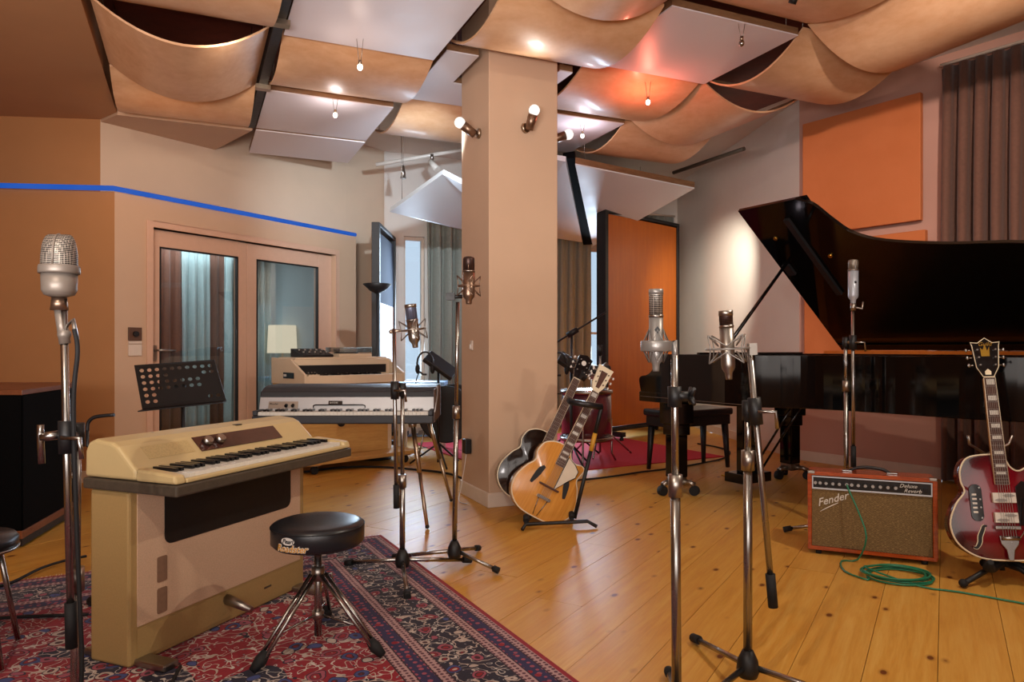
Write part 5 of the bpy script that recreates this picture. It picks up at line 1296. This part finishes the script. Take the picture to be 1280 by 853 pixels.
# ------------------------------------------------------------------ microphone stands
def mic_stand(label, x, y, top, feet, hub=.075, pr=.011, low=None, clutch=None, boom=None, knob=None, cat='microphone stand'):
    t_ = thing('microphone_stand', label, cat, (x, y, 0))
    hb = MB(); hb.lathe([(.028, hub-.03), (.034, hub-.012), (.03, hub+.02), (.016, hub+.05)], 16); hb.build('base_hub', m['black'], t_)
    for fx, fy in feet:
        d = Vector((fx, fy, 0)); L_ = d.length; d.normalize()
        l_ = MB(); l_.tube([d*.02+Vector((0, 0, hub)), d*(L_*.93)+Vector((0, 0, .022))], .0095, 8); lo_ = l_.build('leg', m['chrome'], t_)
        MB().cyl(d*(L_*.88)+Vector((0, 0, .026)), d*L_+Vector((0, 0, .017)), .0155, n=10).build('rubber_foot', m['rubber'], lo_)
    tp_ = Vector(top)-Vector((x, y, 0)); lw_ = low if low else .62
    b0_ = Vector((0, 0, hub+.02)); mid_ = b0_.lerp(tp_, lw_)
    MB().cyl(b0_, mid_, pr*1.15, n=12).build('lower_tube', m['chrome'], t_); MB().cyl(mid_-Vector((0, 0, .03)), mid_+Vector((0, 0, .03)), pr*1.7, n=12).build('height_clutch', m['steel'], t_)
    MB().cyl(mid_, tp_, pr*.85, n=12).build('upper_tube', m['chrome'], t_)
    if knob:
        kz_ = Vector((tp_.x*.9, 0, knob)); MB().cyl(kz_-Vector((0, 0, .025)), kz_+Vector((0, 0, .03)), pr*1.6, n=12).cyl(kz_+Vector((.0, 0, .005)), kz_+Vector((.035, -.01, .005)), .013, n=10).build('swivel', m['black'], t_)
        kb_ = MB()
        for q_ in range(4):
            a = PI/4+PI/2*q_; kb_.tube([kz_+Vector((.04, -.012, .005)), kz_+Vector((.045, -.012+.03*math.cos(a), .005+.03*math.sin(a)))], [.009, .005], 8)
        kb_.build('wing_knob', m['black'], t_)
    if boom:
        a, b = [Vector(q)-Vector((x, y, 0)) for q in boom]
        MB().cyl(a, b, pr*.82, n=12).build('boom_arm', m['chrome'], t_); MB().cyl(a, a.lerp(b, .13), pr*1.25, n=12).build('boom_grip', m['rubber'], t_)
        c_ = tp_; d_ = (b-a).normalized(); j = a+d_*max(0, (c_-a).dot(d_))
        MB().cyl(j-d_*.04, j+d_*.04, pr*1.7, n=12).build('boom_clamp', m['black'], t_); MB().cyl(c_+Vector((0, 0, -.03)), c_+Vector((0, 0, .03)), pr*1.5, n=12).build('swivel', m['black'], t_)
        MB().cyl(c_, j, .012, n=10).build('swivel_pin', m['steel'], t_)
        MB().tube([j+Vector((.0, -.02, 0)), j+Vector((.05, -.03, .0)), j+Vector((.055, -.03, -.05))], .006, 6).build('locking_lever', m['chrome'], t_)
    return t_
def shock(root, r, h, z, mat='steel', spokes=4, rod=.0022):
    o = MB()
    for dz_ in (-h/2, h/2):
        pass
    ringp = [(r*math.cos(2*PI*i/24), r*math.sin(2*PI*i/24), z) for i in range(24)]; o.tube(ringp, rod*1.4, 6, True)
    o.build('mount_ring', m[mat], root); q = MB(); r2_ = r*.42
    for k_ in range(spokes):
        a = 2*PI*k_/spokes+.4; a2 = a+PI/spokes
        c_, s_ = math.cos(a), math.sin(a)
        P = [(r*1.12*c_, r*1.12*s_, z+h*.55), (r2_*math.cos(a2), r2_*math.sin(a2), z+h*.12), (r*1.12*math.cos(2*a2-a), r*1.12*math.sin(2*a2-a), z+h*.55)]
        q.tube(P, rod, 5); q.tube([(x, y, 2*z-w_) for x, y, w_ in P], rod, 5)
        q.tube([(r*1.12*c_, r*1.12*s_, z+h*.55), (r*c_, r*s_, z), (r*1.12*c_, r*1.12*s_, z-h*.55)], rod, 5)
    q.build('mount_cage', m[mat], root)
def studio_mic(label, M, L_, r, body, mesh, head=.3, shape='dome', mount=None, mmat='steel', neck=True):
    t_ = thing('studio_microphone', label, 'microphone', M=M)
    hb = L_*(1-head)
    MB().lathe([(r*.45, 0), (r*.5, .006), (r*.55, .02), (r*.95, .034), (r, .045), (r, hb)], 28).build('body', m[body], t_)
    MB().lathe([(r*1.05, hb), (r*1.05, hb+.007)], 28).build('body_ring', m['steel'], t_)
    hz = hb+.0072; top = L_
    if shape == 'dome': pf = [(r*.97, hz), (r*.97, top-r*.5), (r*.86, top-r*.18), (r*.5, top-.002), (.001, top)]
    else: pf = [(r*.97, hz), (r*.98, top-.012), (r*.98, top), (.001, top)]
    MB().lathe(pf, 28).build('grille', m[mesh], t_)
    if shape != 'dome': MB().lathe([(r*1.03, top-.014), (r*1.04, top+.0012), (.001, top+.0014)], 28).build('cap', m[body], t_)
    else: MB().tube([(0, -r*.99*math.cos(PI*i/10-PI/2)*0+r*.99*math.cos(PI*i/10), hz+(top-hz-.0)*.98*math.sin(PI*i/10)) for i in range(11)], .002, 5).build('grille_band', m[body], t_)
    if mount: shock(t_, mount[0], mount[1], mount[2]*L_, mmat)
    return t_
T_ = Matrix.Translation
# 1 left foreground
x_, y_ = -1.088, 1.82
st1 = mic_stand('chrome microphone stand in the left foreground holding the domed silver microphone', x_-.016, y_, (x_-.010, y_, .82), ((-.35, .1), (.25, -.25), (.05, .33)), .07, .011, .5,
                boom=((x_+.002, y_-.045, .30), (x_-.018, y_-.045, 1.16)))
md_ = thing('studio_microphone', 'large domed silver ribbon microphone on the left foreground stand', 'microphone', M=T_((x_-.028, y_-.045, 1.165)) @ Matrix.Rotation(.2, 4, 'Z') @ Matrix.Diagonal((.92, .92, .92, 1)))
MB().cyl((.014, .0, -.125), (0, 0, -.03), .014, .013, n=14).ball((.012, 0, -.10), .017, 12).build('swivel_neck', m['mic_body'], md_); MB().tube([(.012, 0, -.085), (.035, -.005, -.06), (.045, -.005, -.115)], .006, 6).build('locking_lever', m['steel'], md_)
MB().cyl((0, 0, -.035), (0, 0, .0), .022, .018, n=18).build('collar', m['gold_mic'], md_)
MB().lathe([(.02, .0), (.036, .006), (.042, .018), (.043, .062)], 32).build('body', m['mic_body'], md_)
MB().lathe([(.0485, .0622), (.0495, .068), (.0495, .080), (.0475, .085)], 32).build('body_ring', m['mic_body'], md_)
gr = MB(); nn_ = 28; vv_ = []; ff_ = []
lv = [(.085, 1.0), (.11, .97), (.135, .86), (.152, .68), (.163, .42), (.168, .12)]
for z, k_ in lv:
    for i in range(nn_):
        a = 2*PI*i/nn_; vv_.append((.044*math.cos(a)*(.55+.45*k_), .044*math.sin(a)*k_, z))
for q in range(len(lv)-1):
    for i in range(nn_): ff_.append((q*nn_+i, q*nn_+(i+1) % nn_, (q+1)*nn_+(i+1) % nn_, (q+1)*nn_+i))
ff_.append(tuple((len(lv)-1)*nn_+i for i in range(nn_))); gr.add(vv_, ff_, True); gr.build('grille', m['mic_mesh'], md_)
bnd = MB(); bnd.tube([(0, -.0445*k_, z) for z, k_ in lv]+[(0, .0445*k_, z) for z, k_ in reversed(lv)], .003, 6); bnd.build('grille_band', m['mic_body'], md_)
MB().cyl((-.015, -.04, .825), (-.055, -.05, .82), .011, n=10).tube([(-.055, -.05, .85), (-.055, -.05, .82), (-.052, -.05, .755)], .008, 8).build('clamp_handle', m['chrome'], st1)
cb1 = MB(); cb1.tube(catmull([(x_+.012, y_-.05, 1.085), (x_+.026, y_-.06, 1.03), (x_+.016, y_-.06, .9), (x_+.018, y_-.05, .6), (x_+.03, y_-.05, .3), (x_+.035, y_-.04, .03), (x_+.1, y_+.1, .014), (x_+.02, y_+.5, .014)], 6), .0055, 6)
tag(cb1.build('microphone_cable', m['rubber'], home=True), 'black cable hanging beside the left foreground microphone stand', 'cable')
# 2 behind the throne
X2, Y2 = -.498, 3.27
mic_stand('chrome microphone stand standing on the back corner of the patterned rug', X2, Y2, (X2, Y2, .85), ((.07, -.32), (-.29, .15), (.30, .20)), .075, .011, .45, boom=((X2-.02, Y2-.04, .32), (X2-.032, Y2-.04, 1.125)))
MB_ = MB(); MB_.tube([(X2-.032, Y2-.04, 1.127), (X2+.0, Y2-.04, 1.13), (X2+.022, Y2-.04, 1.127)], .006, 6)
mm = studio_mic('slate grey tilted condenser microphone in a wire cradle on the rug corner stand', T_((X2+.065, Y2-.04, 1.04)) @ Matrix.Rotation(-.12, 4, 'Y'), .195, .026, 'steel', 'mic_mesh_blue', .38, 'flat', (.055, .08, .42))
MB_ = MB(); MB_.cyl((-.10, 0, .085), (-.05, 0, .085), .006, n=8).ball((-.10, 0, .085), .011, 10).build('mount_arm', m['nickel'], mm)
# 3 in front of the column
X3, Y3 = -.27, 3.38
mic_stand('tall slim microphone stand on the boards just left of the column foot', X3, Y3, (X3+.015, Y3, 1.255), ((.21, -.08), (.10, .30), (-.31, .14)), .085, .0105, .55)
m3 = studio_mic('large bronze tube microphone in a wire cradle before the left face of the column', T_((-.203, Y3, 1.245)), .225, .0285, 'gold_mic', 'mic_mesh_dark', .33, 'dome', (.052, .085, .38), 'gold_mic')
MB().cyl((-.085, 0, .035), (-.03, 0, .035), .009, n=10).box(-.105, -.065, -.015, .015, .018, .052).build('mount_arm', m['black'], m3)
# 4 front centre
X4, Y4 = .446, 1.95
mic_stand('chrome microphone stand at the front centre running out of the bottom of the photo', X4, Y4, (X4-.006, Y4, 1.02), ((-.28, -.2), (.3, -.15), (.05, .33)), .07, .0115, .62, knob=.905)
m4 = studio_mic('long silver microphone in a ring mount on the front centre stand', T_((.396, Y4+.03, .975)), .225, .0192, 'mic_silver', 'mic_mesh', .34, 'flat', None)
MB().lathe([(.040, .055), (.042, .058), (.042, .082), (.040, .085), (.038, .082), (.038, .058)], 28).build('mount_ring', m['mic_silver'], m4)
q = MB()
for k_ in range(6):
    a = 2*PI*k_/6; a2 = a+PI/6
    for sg in (-1, 1): q.tube([(.04*math.cos(a), .04*math.sin(a), .07), (.021*math.cos(a2), .021*math.sin(a2), .07+sg*.045), (.04*math.cos(a+PI/3), .04*math.sin(a+PI/3), .07)], .0018, 5)
q.build('mount_elastic', m['mic_silver'], m4)
MB().tube([(.042, 0, .07), (.05, 0, .085), (.053, .0, .03)], .009, 8).build('mount_arm', m['mic_silver'], m4)
MB().box(-.006, .006, -.0202, -.0188, .10, .112, Matrix.Rotation(PI/4, 4, 'Y') @ Matrix.Identity(4)).build('emblem', m['black'], m4) if False else None
em = MB(); em.prism([(0, .104), (.008, .114), (0, .124), (-.008, .114)], -.0206, -.0190, XZ); em.build('emblem', m['black'], m4)
# 5 front right
X5, Y5 = .714, 2.18
mic_stand('chrome microphone stand with a folded boom right of the front centre stand', X5, Y5, (X5, Y5, .85), ((-.075, .36), (-.27, -.22), (.33, -.16)), .075, .0115, .80, boom=((X5+.066, Y5-.03, .265), (X5-.004, Y5-.03, 1.03)))
m5 = studio_mic('silver condenser microphone with a black head in an angular spider mount', T_((.648, Y5-.03, .945)) @ Matrix.Rotation(-.05, 4, 'Y'), .205, .0205, 'steel', 'mic_mesh_dark', .24, 'flat', (.062, .075, .45), 'mic_silver')
MB().cyl((.06, 0, .095), (.075, 0, .085), .011, n=10).box(.062, .085, -.012, .012, .07, .105).build('mount_arm', m['steel'], m5)
# 6 at the piano
X6, Y6 = 1.868, 4.02
mic_stand('microphone stand between the amplifier and the piano', X6, Y6, (X6-.005, Y6, 1.07), ((-.34, .03), (.2, .28), (.14, -.26)), .075, .0115, .75, boom=((X6+.022, Y6-.035, .38), (X6+.018, Y6-.035, 1.27)))
m6 = studio_mic('pale blue-grey tall microphone standing against the open piano lid', T_((X6+.020, Y6-.035, 1.285)), .245, .027, 'mic_grey', 'mic_mesh', .26, 'dome')
MB().cyl((0, 0, -.04), (0, 0, .0), .014, .016, n=12).build('swivel_neck', m['steel'], m6); MB().tube([(.012, 0, -.02), (.05, 0, -.03), (.055, 0, .01)], .005, 6).build('locking_lever', m['steel'], m6)
MB().box(-.006, .006, -.0282, -.0268, .11, .122).build('emblem', m['black'], m6)

# ------------------------------------------------------------------ drum corner behind the column
bdp = at(563, 516, 6.75)
kd = thing('bass_drum', 'black bass drum half hidden behind the left edge of the column', 'drum', M=T_(bdp) @ Matrix.Rotation(-.12, 4, 'Z') @ Matrix.Rotation(PI/2, 4, 'X'))
MB().lathe([(.245, -.2), (.245, .18)], 40).build('shell', m['black_gloss'], kd); MB().lathe([(.236, .1802), (.001, .183)], 40).build('front_head', m['black'], kd)
for z in (-.2, .17): MB().lathe([(.247, z), (.26, z), (.26, z+.03), (.247, z+.03)], 40).build('hoop', m['black'], kd)
for s in (-1, 1): MB().cyl((s*.22, -.10, .05), (s*.28, -bdp.z+.012, .12), .008, n=8).build('spur_leg', m['chrome'], kd)
ft = at(733, 515, 6.5)
fd_ = thing('floor_tom', 'maroon floor tom behind the guitar necks right of the column', 'drum', (ft.x, ft.y, 0))
MB().lathe([(.225, .22), (.225, .66)], 36).build('shell', m['maroon_drum'], fd_); MB().lathe([(.218, .6602), (.001, .664)], 36).build('drum_head', m['drum_head'], fd_)
for z in (.21, .63): MB().lathe([(.227, z), (.238, z), (.238, z+.035), (.227, z+.035)], 36).build('hoop', m['chrome'], fd_)
for k_ in range(3):
    a = 2*PI*k_/3+.3; MB().tube([(.245*math.cos(a), .245*math.sin(a), .40), (.25*math.cos(a), .25*math.sin(a), .08), (.29*math.cos(a), .29*math.sin(a), .012)], .009, 8).build('leg', m['chrome'], fd_)
def pers_mixer(label, px, py, Y, s=1):
    p = at(px, py, Y); t_ = thing('headphone_mixer', label, 'mixer', (p.x, p.y, 0))
    MB().cyl((0, 0, .03), (0, 0, p.z-.05), .012, n=10).build('pole', m['black'], t_)
    for k_ in range(3):
        a = 2*PI*k_/3+.9; MB().tube([(0, 0, .2), (.26*math.cos(a), .26*math.sin(a), .012)], .009, 6).build('leg', m['black'], t_)
    MB().box(-.15, .15, -.085, .085, -.025, .02, T_((.02, 0, p.z)) @ Matrix.Rotation(s*.62, 4, 'Y') @ Matrix.Rotation(.5, 4, 'X')).build('mixer_body', m['black'], t_, bevel=.008)
    hp = MB(); hp.tube([(-s*.11+.07*math.cos(a), -.06+.01*math.sin(a), p.z+.02+.10*math.sin(a)) for a in [PI*i/12*1.7-.4 for i in range(13)]], .009, 8); hp.build('headphone_band', m['black'], t_)
    for q in (-1, 1): MB().ball((-s*.11+q*.065, -.06, p.z-.03), .036, 12, (.6, 1, 1.2)).build('headphone_cup', m['rubber'], t_)
    MB().tube(catmull([(-s*.16, -.06, p.z-.05), (-s*.19, -.05, p.z-.16), (-s*.12, -.03, p.z-.24), (0, -.02, p.z-.2)], 5), .005, 6).build('headphone_lead', m['rubber'], t_)
pers_mixer('black tilted headphone mixer on a pole left of the column above the bass drum', 548, 457, 6.35)
pers_mixer('black tilted headphone mixer with coiled lead right of the column edge', 714, 458, 6.3)
bm2 = thing('overhead_boom', 'black overhead boom arm slanting up to the gobo right of the column', 'microphone stand', (*at(703, 430, 6.9).xy, 0))
e0 = at(696, 428, 6.9)-Vector(bm2.location); e1 = at(758, 390, 6.9)-Vector(bm2.location); mdl = e0.lerp(e1, .3)
MB().cyl((mdl.x, mdl.y, .03), mdl, .012, n=10).build('pole', m['black'], bm2); MB().cyl(e0-(e1-e0)*.15, e1, .009, n=8).build('boom_arm', m['black'], bm2); MB().cyl(mdl-(e1-e0)*.09, mdl+(e1-e0)*.12, .028, n=12).build('counterweight', m['black'], bm2)
for k_ in range(3):
    a = 2*PI*k_/3+.4; MB().tube([(mdl.x, mdl.y, .25), (mdl.x+.3*math.cos(a), mdl.y+.3*math.sin(a), .012)], .009, 6).build('leg', m['black'], bm2)
hw = at(750, 470, 6.95)
cs_ = thing('cymbal_stand', 'bundled black drum hardware with chrome fittings in front of the gobo edge', 'drum stand', (hw.x, hw.y, 0))
MB().cyl((0, 0, .03), (0, 0, hw.z+.28), .011, n=10).build('pole', m['chrome'], cs_); MB().box(-.11, .10, -.06, .06, hw.z+.02, hw.z+.10, Matrix.Identity(4)).build('clamp_block', m['black'], cs_, bevel=.02)
MB().cyl((0, 0, hw.z+.2), (0, 0, hw.z+.3), .022, n=10).build('wing_nut', m['black'], cs_); MB().cyl((-.10, 0, hw.z-.02), (.08, .02, hw.z+.11), .03, n=10).build('memory_clamp', m['steel'], cs_)
for k_ in range(3):
    a = 2*PI*k_/3+.2; MB().tube([(0, 0, .3), (.32*math.cos(a), .32*math.sin(a), .014)], .009, 6).build('leg', m['chrome'], cs_)
bxp = at(528, 484, 7.3)
bt = thing('side_table', 'small white table with a pale blue top behind the stage piano', 'table', (bxp.x, bxp.y, 0))
MB().box(-.24, .24, -.2, .2, .66, .70).build('table_top', m['light_blue'], bt, bevel=.004); MB().box(-.22, .22, -.18, .18, .25, .6598).build('cabinet', m['white_plastic'], bt)
for x in (-.2, .2):
    for y in (-.16, .16): MB().box(x-.02, x+.02, y-.02, y+.02, 0.001, .2498).build('leg', m['white_plastic'], bt)
pb = fl(533, 540); 
pd = thing('drum_pedal', 'chrome bass drum pedal on a pale blue plate behind the stage piano legs', 'drum pedal', (pb.x, pb.y-.35, 0))
MB().box(-.2, .2, -.16, .2, .002, .018).build('base_plate', m['light_blue'], pd)
MB().box(-.05, .05, -.14, .14, .03, .04, Matrix.Rotation(.2, 4, 'X')).build('footboard', m['chrome'], pd)
fp_ = MB(); fp_.cyl((-.09, .14, .018), (-.09, .14, .24), .009, n=8).cyl((.09, .14, .018), (.09, .14, .24), .009, n=8).cyl((-.09, .14, .235), (.09, .14, .235), .008, n=8); fp_.build('frame', m['chrome'], pd)
MB().cyl((0, .14, .235), (.02, .05, .40), .004, n=6).ball((.02, .05, .40), .022, 10).build('beater', m['drum_head'], pd)
# cables lying on the boards
def floor_cable(label, pix, r=.0055, mat='rubber', z=None):
    o = MB(); o.tube(catmull([(*fl(a, b).xy, (z or r)+.0015) for a, b in pix], 6), r, 6); tag(o.build('floor_cable', m[mat], home=True), label, 'cable')
floor_cable('thick black cable crossing the boards under the stage piano to the column', [(380, 592), (430, 586), (480, 586), (530, 590), (560, 594), (578, 600)], .010)
floor_cable('black cable running from the guitar stand past the bench to the piano', [(715, 603), (760, 598), (800, 592), (840, 587), (880, 580), (905, 574), (912, 566), (895, 560), (872, 556)], .008)
floor_cable('thin black cable winding over the boards behind the stage piano legs', [(500, 566), (520, 562), (548, 560), (585, 566)], .005)
floor_cable('black cable lying across the left part of the rug', [(-40, 745), (10, 735), (50, 716), (80, 706), (108, 700)], .007, z=.016)
floor_cable('second black cable lying across the rug by the left stool', [(-40, 782), (10, 778), (60, 776), (110, 774)], .007, z=.016)
